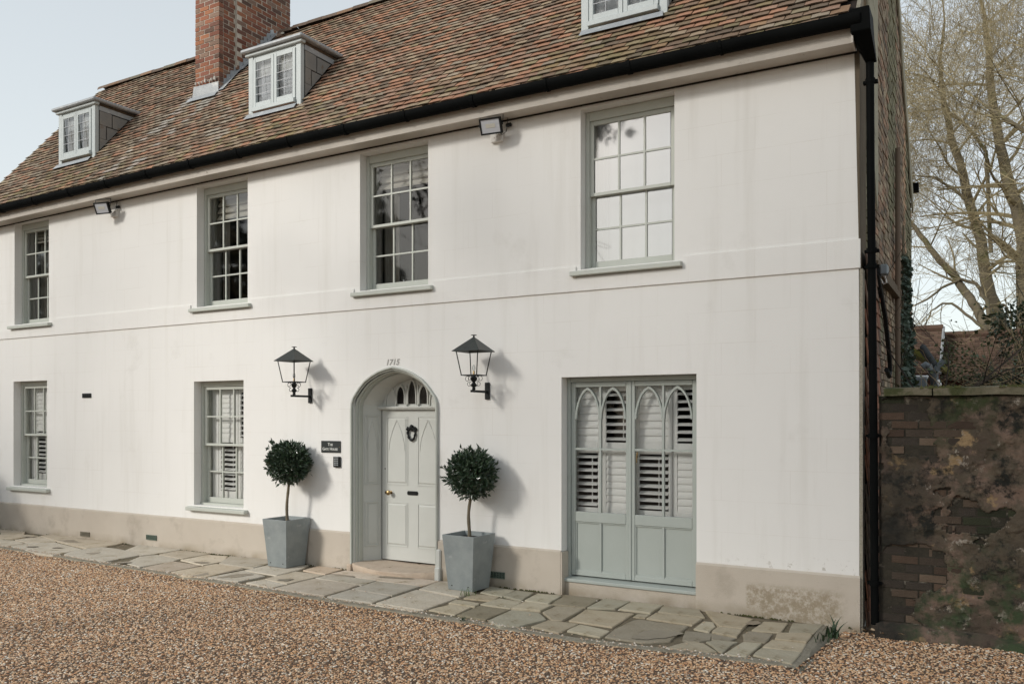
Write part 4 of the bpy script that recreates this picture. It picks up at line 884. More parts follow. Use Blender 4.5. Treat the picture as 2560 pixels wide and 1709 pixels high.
q.obj('fanlight_rib', M_door, fan)
# worn stone step
q = MB(); n = 18; top = []; botm = []
for i in range(n+1):
    t = i/n; xx = -5.955 + 1.27*t; yy = -.035 - .115*math.sin(math.pi*t)**.7 + .01*noise.noise(Vector((xx*6,0,3))); top.append((xx, yy)); 
zt_ = lambda xx, yy: .092 - .022*math.sin(math.pi*(xx+5.955)/1.27) - max(0, -yy)*.12
rows_ = 5
for r_ in range(rows_+1):
    for xx, yy in top:
        y = .43 + (yy - .43)*r_/rows_; q.v.append((xx, y, zt_(xx, y)))
for r_ in range(rows_):
    for i in range(n): a = r_*(n+1)+i; q.f.append((a, a+n+1, a+n+2, a+1))
b0 = len(q.v)
for xx, yy in top: q.v.append((xx + .01*noise.noise(Vector((xx*9,1,1))), yy + .012*noise.noise(Vector((xx*9,0,1))) - .006, .045))
for xx, yy in top: q.v.append((xx, yy + .01, -.02))
for i in range(n):
    a = rows_*(n+1)+i; q.f += [(a, b0+i, b0+i+1, a+1), (b0+i, b0+n+1+i, b0+n+2+i, b0+i+1)]
q.f += [tuple([r_*(n+1) for r_ in range(rows_+1)] + [b0, b0+n+1]), tuple([r_*(n+1)+n for r_ in range(rows_+1)][::-1] + [b0+2*n+1, b0+n])[::-1]]
q.obj('doorstep', M_stone, house, smooth=True)
MB().box(-6.03,-5.96,-.065,.0,-.02,.072).obj('surround_foot', M_stone, house, bevel=.01); q = MB(); q.box(-4.668,-4.60,-.055,.0,-.02,.36); q.box(-4.675,-4.595,-.075,.0,-.02,.15); q.obj('surround_foot', M_door, house, bevel=.014)

# air bricks and the little plate
M_vgreen = mat('green_terracotta_vent', (.05,.11,.08), (.20,.22,.18), rough=.6, scale=50)
for cxx, z, m_ in ((-11.45,.075,M_iron),(-9.835,.135,M_vgreen),(-3.845,.13,M_vgreen)):
    q = MB(); q.box(-.115,.115,-.031,-.0265,-.037,.037); o = q.obj('air_brick', M_dark if m_ is M_vgreen else M_cement, house, loc=(cxx, 0, z)); 
    q = MB(); q.box(-.115,.115,-.040,-.0315,.030,.037); q.box(-.115,.115,-.040,-.0315,-.037,-.030)
    for i in range(12): xx = -.115 + .0205*i; q.box(xx, xx+.008, -.040, -.0315, -.0295, .0295)
    for i in range(2): q.box(-.115,.115,-.0395,-.0400,-.012+.02*i,-.007+.02*i)
    q.obj('vent_grille', m_ if m_ is M_vgreen else M_cement, o)
q = MB(); q.box(-.115,.115,-.012,-.001,-.036,.036); pl_ = q.obj('wall_vent', M_iron, house, loc=(-11.445,0,2.272), bevel=.003)
q = MB(); [q.box(-.09+.046*i,-.062+.046*i,-.017,-.0125,-.022,.022) for i in range(4)]; q.obj('vent_slot', M_iron, pl_)

# ------------------------------------------------------------------ lettering
def text_mesh(body, size, extr=.001, shear=0, bold=0, space=1):
    cu = bpy.data.curves.new('t', 'FONT'); cu.body = body; cu.size = size; cu.extrude = extr; cu.align_x = 'CENTER'; cu.align_y = 'CENTER'; cu.shear = shear; cu.offset = bold; cu.space_character = space; cu.resolution_u = 4
    o = bpy.data.objects.new('t', cu); col.objects.link(o); dg = bpy.context.evaluated_depsgraph_get(); me = bpy.data.meshes.new_from_object(o.evaluated_get(dg)); bpy.data.objects.remove(o); return me
def text_obj(body, name, m_, parent, loc, size, **k):
    me = text_mesh(body, size, **k); me.materials.clear(); me.materials.append(m_); o = bpy.data.objects.new(name, me); col.objects.link(o); o.parent = parent; o.location = loc; o.rotation_euler = (R(90),0,0); return o
M_slateSign = mat('slate_sign', (.030,.034,.033), (.04,.044,.043), rough=.35, scale=10); M_letter = mat('sign_lettering', (.62,.62,.58), rough=.6)
q = MB(); q.box(-.163,.163,-.014,-.001,-.075,.075); s_ = q.obj('house_sign', M_slateSign, loc=(-6.335,0,1.545), bevel=.003)
tag(s_, 'dark slate nameplate reading THE GATE HOUSE on the wall beside the door', 'sign')
text_obj('T', 'lettering', M_letter, s_, (-.030,-.0155,.028), .052, bold=.0008); text_obj('HE', 'lettering', M_letter, s_, (.014,-.0155,.0245), .040, bold=.0008)
text_obj('G', 'lettering', M_letter, s_, (-.118,-.0155,-.030), .052, bold=.0008); text_obj('ATE', 'lettering', M_letter, s_, (-.066,-.0155,-.0335), .039, bold=.0008)
text_obj('H', 'lettering', M_letter, s_, (.006,-.0155,-.030), .052, bold=.0008); text_obj('OUSE', 'lettering', M_letter, s_, (.073,-.0155,-.0335), .039, bold=.0008)
for sx_ in (-.148,.148): MB().lathe([(.006,0),(.005,.003)], n=8).obj('screw', M_brass, s_, loc=(sx_,-.014,-.004)).rotation_euler = (R(90),0,0)
text_obj('1715', 'date_lettering', mat('incised_date_paint', (.36,.345,.32), rough=.8), house, (-5.346,-.003,2.595), .10, shear=.25, space=1.05, extr=.002, bold=.002)
q = MB(); q.box(-.055,.055,-.030,-.001,-.068,.068); kp = q.obj('entry_keypad', M_iron, loc=(-6.225,0,1.352), bevel=.005); tag(kp, 'small black door entry keypad under the slate nameplate', 'keypad')
M_key = mat('keypad_buttons', (.30,.31,.31), rough=.4)
for i in range(3):
    for j in range(4): MB().box(-.034+.024*i,-.018+.024*i,-.035,-.0305,-.046+.024*j,-.030+.024*j).obj('button', M_key, kp)
MB().box(-.034,.03,-.033,-.0305,.052,.062).obj('display', M_key, kp)

# ------------------------------------------------------------------ wall lanterns
def lantern(xc, zp, label):
    t = thing('wall_lantern', label, 'lantern', (xc, 0, zp), 0, 'two black wall lanterns either side of the door')
    zc = zp - .005; YC = -.30
    q = MB(); q.box(-.030,.030,-.022,-.001,-.097,.097); q.obj('wall_plate', M_iron, t, bevel=.004)
    q = MB(); q.box(-.011,.011,YC-.055,-.0225,-.024,.002); q.obj('arm', M_iron, t, bevel=.002)
    zb = .165; zt = .435
    q = MB(); q.lathe([(.017,.003),(.022,.02),(.014,.03),(.03,.045),(.034,.06),(.022,.078),(.014,.088),(.026,.10),(.034,.115),(.038,.135),(.026,.15),(.02,zb)], (0,YC,0), 12); q.obj('stem', M_iron, t, smooth=True)
    b = .100; c = .155; w_ = .006
    q = MB(); q.box(-b-w_,b+w_,YC-b-w_,YC-b+w_,zb-.004,zb+.006); q.box(-b-w_,b+w_,YC+b-w_,YC+b+w_,zb-.004,zb+.006); q.box(-b-w_,-b+w_,YC-b+w_+.001,YC+b-w_-.001,zb-.004,zb+.006); q.box(b-w_,b+w_,YC-b+w_+.001,YC+b-w_-.001,zb-.004,zb+.006)
    q.box(-b+w_+.001,b-w_-.001,YC-.006,YC+.006,zb-.003,zb+.004); q.obj('base_frame', M_iron, t)
    for sx_ in (-1,1):
        for sy in (-1,1): MB().tube([(sx_*b, YC+sy*b, zb), (sx_*c*.93, YC+sy*c*.93, zt+.012)], .0065, 5).obj('corner_bar', M_iron, t)
    e = .178; q = MB(); q.add([(-e,YC-e,zt),(e,YC-e,zt),(e,YC+e*.9,zt),(-e,YC+e*.9,zt),(-.012,YC-.012,zt+.152),(.012,YC-.012,zt+.152),(.012,YC+.012,zt+.152),(-.012,YC+.012,zt+.152)], [(0,1,5,4),(1,2,6,5),(2,3,7,6),(3,0,4,7),(4,5,6,7)])
    q.add([(-e,YC-e,zt-.006),(e,YC-e,zt-.006),(e,YC+e*.9,zt-.006),(-e,YC+e*.9,zt-.006),(-e,YC-e,zt),(e,YC-e,zt),(e,YC+e*.9,zt),(-e,YC+e*.9,zt),(-e+.012,YC-e+.012,zt-.002),(e-.012,YC-e+.012,zt-.002),(e-.012,YC+e*.9-.012,zt-.002),(-e+.012,YC+e*.9-.012,zt-.002),(0,YC,zt+.135)],
          [(0,1,5,4),(1,2,6,5),(2,3,7,6),(3,0,4,7),(0,8,9,1),(1,9,10,2),(2,10,11,3),(3,11,8,0),(8,12,9),(9,12,10),(10,12,11),(11,12,8)])
    q.obj('cap', M_cap, t)
    q = MB(); q.lathe([(.016,zt+.145),(.010,zt+.16),(.009,zt+.172),(.034,zt+.178),(.034,zt+.182),(.006,zt+.184)], (0,YC,0), 12); q.obj('finial', M_iron, t, smooth=True)
    for k in range(4):
        a = math.pi/2*k; dx_, dy = math.cos(a), math.sin(a); q = MB()
        up_ = [(.018+.0*0, .108), (.035,.135), (.062,.155), (.085,.158)]; 
        sp1 = [(.085 + .030*math.sin(th)*(1-th/14), .128 + .030*math.cos(th)*(1-th/14)) for th in np.linspace(0, 5.4, 16)]
        q.tube([(dx_*r_, YC+dy*r_, z) for r_, z in up_ + sp1[1:]], .0028, 5)
        sp2 = [(.062 - .028*math.cos(th)*(1-th/16), .072 - .028*math.sin(th)*(1-th/16)) for th in np.linspace(.3, 5.2, 15)]
        q.tube([(dx_*r_, YC+dy*r_, z) for r_, z in [(.02,.048)] + sp2], .0028, 5); q.obj('scroll', M_iron, t)
    MB().lathe([(.012,zb+.005),(.012,zb+.045),(.009,zb+.05)], (0,YC,0), 10).obj('lamp_holder', M_brass, t, smooth=True)
    MB().lathe([(.009,zb+.05),(.016,zb+.07),(.015,zb+.095),(.006,zb+.12)], (0,YC,0), 12).obj('bulb', glass('bulb_glass', refl=.1), t, smooth=True)
    return t
lantern(-3.972, 2.222, 'black square lantern on a bracket between the door and the gothic window')
lantern(-6.690, 2.206, 'black square lantern on a bracket above the slate nameplate')

# ------------------------------------------------------------------ floodlights
def flood(xc, zc, label, s=1.0, rz=0):
    t = thing('floodlight', label, 'floodlight', (xc, -.215, zc), rz, 'black floodlights under the eaves'); tilt = R(24)
    h = bpy.data.objects.new('lamp_head', None)
    q = MB(); w_, hh = .128*s, .088*s; 
    q.box(-w_, w_, -.022, .012, -hh, -hh+.018*s); q.box(-w_, w_, -.022, .012, hh-.018*s, hh); q.box(-w_, -w_+.018*s, -.022, .012, -hh+.0185*s, hh-.0185*s); q.box(w_-.018*s, w_, -.022, .012, -hh+.0185*s, hh-.0185*s)
    q.box(-w_+.004, w_-.004, .0125, .034, -hh+.004, hh-.004); head = q.obj('lamp_head', M_iron, t, bevel=.003); head.rotation_euler = (tilt, 0, 0)
    MB().box(-w_+.0125*s, w_-.0125*s, -.015, -.012, -hh+.0125*s, hh-.0125*s).obj('lens', mat('frosted_lens', (.50,.51,.54), rough=.25), head)
    MB().box(-w_*.45, w_*.45, -.018, -.0155, -hh*.2, hh*.3).obj('led_plate', mat('led_plate', (.52,.50,.44), rough=.5), head)
    q = MB(); q.tube([(-w_-.012,.0,0),(-w_-.012,.02,hh+.05),(w_+.012,.02,hh+.05),(w_+.012,.0,0)], .006, 6); q.obj('bracket', M_iron, t)
    q = MB(); q.tube([(w_*.2,.03,0),(w_*.9,.05,-hh*1.1),(w_*1.15,.09,-hh*.6),(w_*1.2,.12,hh*.6),(w_*1.1,.15,hh+.04)], .004, 6); q.tube([(w_*1.05,.13,.03),(w_*1.35,.17,.05)], .022, 8); q.obj('cable', M_iron, t)
    return t
flood(-3.80, 5.165, 'square black floodlight under the eaves above the right lantern', rz=R(8)); flood(-10.74, 5.118, 'square black floodlight under the eaves above the blank left wall', rz=R(14))
for xc, zc, lab in ((-3.835,5.10,'cream junction box under the eaves beside the right floodlight'),(-10.72,5.075,'cream junction box under the eaves beside the left floodlight')):
    q = MB(); q.box(-.075,.075,-.045,-.001,-.055,.055); o = q.obj('junction_box', M_wall, loc=(xc,0,zc), bevel=.004); tag(o, lab, 'junction box', 'cream junction boxes by the floodlights')

# ------------------------------------------------------------------ planters and bay trees
def planter(x, y, rz, label):
    t = thing('planter', label, 'planter', (x, y, .008), rz, 'square zinc planters by the door')
    a, b, h = .164, .215, .61; th = .018
    q = MB(); q.add([(-a,-a,0),(a,-a,0),(a,a,0),(-a,a,0),(-b,-b,h),(b,-b,h),(b,b,h),(-b,b,h),(-b+th,-b+th,h),(b-th,-b+th,h),(b-th,b-th,h),(-b+th,b-th,h),(-a*1.1,-a*1.1,h-.12),(a*1.1,-a*1.1,h-.12),(a*1.1,a*1.1,h-.12),(-a*1.1,a*1.1,h-.12)],
        [(0,3,2,1),(0,1,5,4),(1,2,6,5),(2,3,7,6),(3,0,4,7),(4,5,9,8),(5,6,10,9),(6,7,11,10),(7,4,8,11),(8,9,13,12),(9,10,14,13),(10,11,15,14),(11,8,12,15)])
    q.obj('pot', M_zinc, t, bevel=.003)
    q = MB(); N_ = 10; 
    for i in range(N_+1):
        for j in range(N_+1): q.v.append((-.19+.38*i/N_, -.19+.38*j/N_, h-.05+.012*noise.noise(Vector((i,j,x)))))
    for i in range(N_):
        for j in range(N_): c_ = i*(N_+1)+j; q.f.append((c_, c_+1, c_+N_+2, c_+N_+1))
    q.obj('soil', M_dark, t)
    q = MB(); [q.lathe([(.006,0),(.006,.002)], (0,0,0), 8) for _ in range(1)]
    for xx in (-.11,.11): MB().lathe([(.007,0),(.007,.003)], n=8).obj('drain_hole', M_dark, t, loc=(xx,-a-.005,.05)).rotation_euler = (R(90),0,0)
    return t
planter(-6.885,-.235,R(-1.5),'square tapered grey planter left of the door, below the nameplate'); planter(-4.035,-.305,R(-2.5),'square tapered grey planter right of the door, by the green air brick')
def leafmesh(name, pts, size, m_, parent, rr, label=None, kind='stuff', wide=.42, outward=None, fold=.35):
    n = len(pts); V = np.zeros((n*6, 3)); F = []
    for i, (p, d) in enumerate(pts):
        d = Vector(d).normalized(); s = size*rr.uniform(.7,1.25)
        up = Vector((rr.gauss(0,1), rr.gauss(0,1), rr.gauss(0,1))); w_ = d.cross(up).normalized(); nn = w_.cross(d)
        P = Vector(p); b = i*6
        V[b] = P; V[b+1] = P + d*s*.45 + w_*s*wide*.5 + nn*s*.06; V[b+2] = P + d*s*.45 - w_*s*wide*.5 + nn*s*.06; V[b+3] = P + d*s - nn*s*.1
        V[b+4] = P + d*s*.5 - nn*s*.05; V[b+5] = P
        F += [(b, b+4, b+1), (b+1, b+4, b+3), (b, b+2, b+4), (b+2, b+3, b+4)]
    me = bpy.data.meshes.new(name); me.from_pydata([tuple(v) for v in V], [], F); me.materials.append(m_); me.update()
    o = bpy.data.objects.new(name, me); col.objects.link(o); o['kind'] = kind
    if parent: o.parent = parent
    return o
def bay(x, y, zc, R_, lean, label, seed):
    rr = random.Random(seed); t = thing('bay_tree', label, 'tree', (x, y, .56), 0, 'clipped bay trees in the zinc planters'); z1 = zc - .56
    lx, ly = lean
    q = MB(); pts = []
    for i in range(12):
        u = i/11; pts.append((lx*u + .012*math.sin(u*7+seed), ly*u + .008*math.cos(u*6), -.02 + (z1-.05+.02)*u))
    q.tube(pts, [.021 - .006*i/11 + .0015*math.sin(i*2.3) for i in range(12)], 9); q.obj('trunk', M_bark, t, smooth=True)
    c = Vector((lx, ly, z1)); q = MB(); P = []
    for k in range(34):
        d = Vector((rr.gauss(0,1), rr.gauss(0,1), rr.gauss(0,1)+.15)).normalized(); e = c + d*R_*.86; q.tube([c - Vector((0,0,.08)), c + d*R_*.4 + Vector((0,0,-.02)), e], [.008,.005,.002], 4)
    q.obj('branches', M_bark, t, kind='stuff')
    for k in range(3000):
        d = Vector((rr.gauss(0,1), rr.gauss(0,1), rr.gauss(0,1))).normalized(); 
        lump = 1 + .10*noise.noise(d*3.1 + Vector((seed,0,0))) + .05*noise.noise(d*8)
        r_ = R_*lump*(rr.random()**.32)*.93
        o = d*.75 + Vector((rr.gauss(0,.6), rr.gauss(0,.6), rr.gauss(.25,.6))); p = c + d*r_
        if r_ > R_*.9 and rr.random() < .08: p = c + d*(r_ + .03)
        P.append((p, o))
    for k in range(5):
        d = Vector((rr.gauss(0,1), rr.gauss(0,1), rr.gauss(.3,1))).normalized()
        for j in range(5): P.append((c + d*(R_*1.0 + .012*j), d*.8 + Vector((rr.gauss(0,.5), rr.gauss(0,.5), rr.gauss(.2,.5)))))
    leafmesh('foliage', P, .063, M_leaf, t, rr)
bay(-6.865,-.25,1.335,.285,(.035,.0),'clipped ball bay tree in the planter left of the door',3); bay(-4.065,-.27,1.285,.288,(.055,-.01),'clipped ball bay tree in the planter right of the door',8)

# ------------------------------------------------------------------ small plants at the foot of the walls
M_blade = mat('strappy_leaf', (.035,.065,.028), (.02,.04,.018), rough=.4, scale=10); M_grass = mat('grass_blade', (.09,.15,.035), (.06,.10,.025), rough=.6, scale=30)
def blades(name, cx_, cy_, n, L0, w0, m_, seed, spread=.05, z0=-.02):
    rr = random.Random(seed); q = MB()
    for k in range(n):
        a = rr.random()*6.28; bx, by = cx_ + rr.gauss(0,spread), cy_ + rr.gauss(0,spread); L = L0*rr.uniform(.5,1.15); out = rr.uniform(.25,.9); pr = None
        for i in range(6):
            u = i/5; p = Vector((bx + math.cos(a)*L*out*u*u, by + math.sin(a)*L*out*u*u, z0 + L*(u - .45*out*u*u))); w_ = w0*(1-u**2.2)*.5 + .0004; sx_, sy = -math.sin(a)*w_, math.cos(a)*w_
            q.v += [(p.x+sx_, p.y+sy, p.z), (p.x-sx_, p.y-sy, p.z)]
            if i: m0 = len(q.v); q.f.append((m0-4, m0-3, m0-1, m0-2))
    return q.obj(name, m_, smooth=True)
tag(blades('iris_plant', -.175, -.40, 20, .21, .018, M_blade, 2, .035), 'clump of dark strappy leaves at the corner of the flagstones', 'plant')
tag(blades('iris_plant', -.255, -.60, 9, .15, .014, M_blade, 5, .04), 'smaller low strappy clump at the end of the flagstones', 'plant')
tag(blades('grass_tuft', -3.865, -.62, 42, .10, .003, M_grass, 4, .035, 0), 'tuft of bright grass between slabs below the right planter', 'grass tuft')
tag(blades('weed', -3.30, -1.53, 16, .05, .008, M_blade, 6, .02, -.01), 'tiny weed at the gravel edge of the flagstones', 'weed')
q = MB(); rr = random.Random(12)
for k in range(1500):
    if rr.random() < .6: x = rr.uniform(-13.9,-.05); y = -.032 - abs(rr.gauss(0,.012)); 
    else: x = rr.uniform(-.4,-.2); y = rr.uniform(-1.4,-.05)
    if -6 < x < -4.6 or (-4.3 < x < -3.8): continue
    if noise.noise(Vector((x*1.6,3,0))) < -.05 : continue
    s = rr.uniform(.004,.011); q.add([(x-s,y-s,-.006),(x+s,y-s*.8,-.006),(x+s,y+s,-.006),(x-s,y+s,-.006),(x,y,s*1.1)], [(0,1,4),(1,2,4),(2,3,4),(3,0,4)])
M_moss = mat('moss', (.045,.055,.015), (.09,.08,.03), rough=1, scale=20)
tag(q.obj('moss', M_moss, kind='stuff'), 'dark moss and dirt along the foot of the wall', 'moss')
lp = sp_.obj('loose_pebbles', mat('loose_pebble', (1,1,1), (.8,.8,.8), rough=.8, tint=True), kind='stuff')
M_fleaf = mat('dead_leaf', (.36,.24,.13), (.42,.36,.28), rough=.8, scale=12)
rr = random.Random(31)
for k, (x, y) in enumerate([(.05,-.10),(.20,-.14),(-.02,-.20),(.35,-.10),(.12,-.06)]):
    q = MB(); s = rr.uniform(.03,.05); q.add([(-s,0,0),(-s*.3,-s*.5,.012),(s*.5,-s*.4,.02),(s,0,.004),(s*.4,s*.45,.022),(-s*.4,s*.5,.01),(0,0,.004)], [(0,1,6),(1,2,6),(2,3,6),(3,4,6),(4,5,6),(5,0,6)])
    o = q.obj('fallen_leaf', M_fleaf, loc=(x,y,.0)); o.rotation_euler = (rr.uniform(-.3,.3), rr.uniform(-.3,.3), rr.random()*6); tag(o, 'curled dead leaf lying in the corner by the foot of the downpipe', 'leaf', 'dead leaves by the downpipe')

# ------------------------------------------------------------------ brick gable end
def gz_(y):  # top of the gable at depth y
    return (RZ + (y - RY)*SP/CP - .06) if y < 2.34 else rz - .10 - (y - 2.34)*(rz - 5.35)/(5.6 - 2.34)
q = MB(); Ys = [.44, 1.0, 1.6, 2.34, 3.2, 4.2, 5.6]
q.add([(-.016, y, -.1) for y in Ys] + [(-.016, y, gz_(y)) for y in Ys], [(i, i+1, len(Ys)+i+1, len(Ys)+i) for i in range(len(Ys)-1)])
q.add([(-.016, -.0, 5.3), (-.016, .44, 5.3), (-.016,.44,gz_(.44)), (-.016,.05,gz_(.05))], [(0,1,2,3)])
q.add([(-.30, .44, -.1), (-.016,.44,-.1),(-.016,.44,5.3),(-.30,.44,5.3)], [(0,1,2,3)])
M_gmort = mat('dirty_mortar', (.38,.32,.24), (.24,.20,.15), rough=1, scale=9, bump=1)
gab = q.obj('gable_wall', M_gmort, house)
allg = []; rr = random.Random(77); z = -.03; k = 0
while z < 8.4:
    y = .45 + (.0 if k % 2 else -.11)
    while y < 5.58:
        a, b = max(y, .45), min(y + .214, 5.6)
        if b - a > .05 and z + .04 < gz_((a+b)/2):
            v = rr.uniform(1.3, 2.2); c = rr.choice([(.20,.145,.10),(.17,.125,.09),(.22,.14,.095),(.19,.155,.11),(.13,.105,.078),(.25,.20,.14)])
            if y > 4.2 : c = (.30,.20,.13)
            mo = noise.noise(Vector((y*.9, z*.35, 5))); 
            if mo > .15: c = (.15,.14,.09)
            jx = rr.uniform(-.004, .006) + .012*noise.noise(Vector((y*2, z*2, 0)))
            allg.append((a, b, z, jx, tuple(u*v for u in c)))
        y += .225
    z += .075; k += 1
q = MB()
for a, b, z, jx, c in allg: q.box(-.05, jx, a+.005, b-.005, z-.031, z+.031, c)
q.obj('bricks', M_brick, gab, kind='stuff')
M_pale = mat('pale_lime_patch', (.42,.39,.30), (.30,.28,.20), rough=.95, scale=5, bump=.6, c3=(.20,.18,.12), s3=7, t3=.58)
def xprism(mb, poly, x0, x1):     # poly of (y,z)
    n = len(poly); mb.add([(x0,y,z) for y,z in poly] + [(x1,y,z) for y,z in poly], [tuple(range(n))[::-1], tuple(range(n,2*n))] + [(i,(i+1)%n,n+(i+1)%n,n+i) for i in range(n)]); return mb
xprism(MB(), [(.455,5.0),(.85,4.62),(1.20,4.05),(1.28,4.4),(1.22,5.5),(1.25,6.9),(.9,6.55),(.455,6.0)], .006, .022).obj('render_patch', M_pale, gab)
pv_ = [(y, gz_(y)-.02) for y in np.linspace(2.5, 5.55, 9)]; pw_ = [(y + .06*noise.noise(Vector((y*3,0,0))), z - .30 - .05*math.sin(y*5)) for y, z in pv_][::-1]
xprism(MB(), pv_ + pw_, .008, .028).obj('verge_render', M_pale, gab)
q = MB(); q.box(.0,.075,1.0,3.0,3.37,3.44); q.box(.0,.05,1.0,3.0,3.441,3.51); q.obj('brick_band', M_brick, gab).color = (.17,.13,.09,1)
q = MB(); q.box(.001,.030,.002,.13,-.1,3.27); q.obj('cement_strip', mat('pebbly_cement', (.40,.37,.30), (.20,.18,.14), rough=1, scale=60, bump=1), gab)
q = MB(); q.box(-.040,.004,.001,.44,3.29,5.3); q.obj('corner_board', mat('weathered_corner', (.085,.065,.045), (.16,.13,.09), rough=1, scale=12, bump=1, stretch=(1,1,.15)), gab)
# tile-hung strip beside the corner
ht = MB(); ht.add([(0,-.08,.0),(0,.08,.0),(.012,.08,.0),(.012,-.08,.0),(0,-.08,.24),(0,.08,.24),(.012,.08,.24),(.012,-.08,.24)], [(0,1,2,3),(4,7,6,5),(0,4,5,1),(1,5,6,2),(2,6,7,3),(3,7,4,0)])
hme = ht.mesh('hung_tile'); hme.materials.append(M_tile); rr = random.Random(4)
for i in range(25):
    for j in range(6):
        o = bpy.data.objects.new('hung_tile', hme); col.objects.link(o); o.parent = gab
        yy = .215 + .165*j + (.05 if i % 2 else 0)
        o.location = (.052 + rr.uniform(-.004,.006), yy, -.02 + .135*i); o.rotation_euler = (rr.gauss(0,.02), R(-6) + rr.gauss(0,.01), 0)
        v = rr.uniform(1.1,1.7); o.color = rr.choice([(.20*v,.11*v,.075*v,1),(.15*v,.095*v,.07*v,1),(.26*v,.12*v,.075*v,1),(.12*v,.09*v,.065*v,1)])
q = MB(); q.box(.08,.15,.86,.98,3.34,3.44); o = q.obj('sensor', mat('grey_sensor', (.22,.25,.27), rough=.5), loc=(0,0,0), bevel=.01); tag(o, 'grey security sensor box on the gable just behind the downpipe', 'sensor')
q = MB(); q.box(.03,.085,.88,.96,3.33,3.41); q.obj('sensor_bracket', M_iron, o); q = MB(); q.tube([(.12,.92,3.33),(.13,.97,3.27),(.10,1.0,3.26),(.07,.98,3.32)], .008, 6); q.obj('sensor_cable', M_white, o)
q = MB(); q.tube([(.06,.86,3.34),(.08,1.0,3.15),(.09,1.25,2.95),(.085,1.5,2.75),(.085,1.72,2.55),(.085,1.76,2.42),(.085,1.68,2.36),(.08,1.45,2.42)], .024, 8); tag(q.obj('cable_loop', M_iron, smooth=True), 'thick black cable looping down the tile-hung gable', 'cable')
q = MB(); q.tube([(.05,3.0,1.8),(.05,3.0,5.2)], .03, 8); q.obj('clay_pipe', mat('old_clay_pipe', (.17,.125,.09), rough=.9), gab)
M_ivy = mat('ivy_leaf', (.075,.11,.075), (.045,.07,.05), rough=.5, scale=12)
rr = random.Random(15); iv = thing('ivy', 'ivy climbing the brick gable beside a clay pipe', 'ivy', (0.03, 3.7, 2.0)); P = []
for k in range(1500):
    y = rr.gauss(0, .30); z = (rr.random()**1.5)*2.3; wd = 1 - z/2.7
    y *= .35 + .9*wd
    P.append(((rr.uniform(0,.10)*(.5+wd), y, z - .3), (rr.uniform(.2,1), rr.gauss(0,.6), rr.gauss(-.3,.6))))
leafmesh('foliage', P, .07, M_ivy, iv, rr, wide=.8)
q = MB(); [q.tube([(.02, yy, -.6),(.02,yy*.7,.6),(.02,yy*.4+.05,1.6),(.02,.02,2.4)], .012, 5) for yy in (-.3,-.1,.15,.35)]; q.obj('stems', M_bark, iv)
q = MB(); q.box(-.3,.09,5.62,5.78,5.30,5.42); q.obj('rear_gutter_end', M_black, house)

# lean-to, pipes and tank at the back
M_rb = mat('red_brick_plain', (.26,.105,.07), (.17,.075,.055), rough=.95, scale=18, bump=1)
lt = thing('lean_to', 'low brick lean-to with a mossy sloping roof behind the gable', 'outbuilding', (-.5, 6.6, 0))
MB().box(-1.5,.50,.3,3.2,-.1,2.62).obj('wall', M_rb, lt)
q = MB(); q.add([(-.9,.1,3.75),(.86,.1,2.70),(.86,3.4,2.70),(-.9,3.4,3.75),(-.9,.1,3.83),(.86,.1,2.80),(.86,3.4,2.80),(-.9,3.4,3.83)], [(0,3,2,1),(4,5,6,7),(0,1,5,4),(1,2,6,5),(2,3,7,6),(3,0,4,7)])
q.obj('roof', mat('mossy_roof', (.30,.27,.06), (.16,.17,.05), rough=1, scale=9, bump=1, c3=(.28,.13,.07), s3=6, t3=.58), lt)
MB().box(-.60,-.0,-.62,-.60,1.9,3.0).obj('wall', M_rb, lt)
M_pipe = mat('grey_soil_pipe', (.20,.225,.24), (.15,.17,.18), rough=.5, scale=4); M_pipeD = mat('dark_soil_pipe', (.055,.06,.062), (.035,.038,.04), rough=.6, scale=5)
pp = thing('soil_pipe', 'jumble of grey plastic soil pipes rising behind the garden wall', 'pipe', (.2, 6.5, 0))
q = MB(); q.tube([(-.14,0,3.04),(-.12,0,3.03),(.05,0,2.76),(.10,0,2.64)], [.055,.062,.055,.05], 10); q.obj('pipe', M_pipeD, pp, smooth=True)
q = MB(); q.tube([(-.11,-.1,2.71),(-.06,-.1,2.75),(-.01,-.1,2.72),(.01,-.1,2.66)], [.05,.052,.05,.045], 10); q.obj('elbow', M_pipe, pp, smooth=True)
q = MB(); q.tube([(.01,-.1,2.66),(.04,-.1,2.52),(.07,-.1,2.1),(.07,-.1,0)], .040, 10); q.obj('pipe', M_pipeD, pp, smooth=True)
q = MB(); q.tube([(.19,-.05,2.81),(.15,-.05,2.76),(.09,-.05,2.70),(.08,-.05,2.6),(.085,-.05,2.3),(.10,-.05,0)], [.045,.044,.040,.036,.036,.036], 10); q.obj('pipe', M_pipe, pp, smooth=True)
q = MB(); q.tube([(-.21,-.2,2.565),(-.02,-.2,2.56)], .018, 8); q.tube([(-.05,-.2,2.56),(-.02,-.2,2.545)], .026, 8); q.tube([(.13,-.2,2.30),(.14,-.2,2.44),(.11,-.2,2.50)], .028, 8); q.obj('overflow_pipe', M_white, pp, smooth=True)
q = MB(); q.box(-.21,-.03,-.32,-.22,2.33,2.54); q.obj('hopper', M_pipe, pp, bevel=.01)
q = MB(); q.tube([(-.265,-.35,3.45),(-.262,-.35,3.1),(-.23,-.35,2.74)], .028, 8); q.obj('vent_pipe', M_pipe, pp, smooth=True)

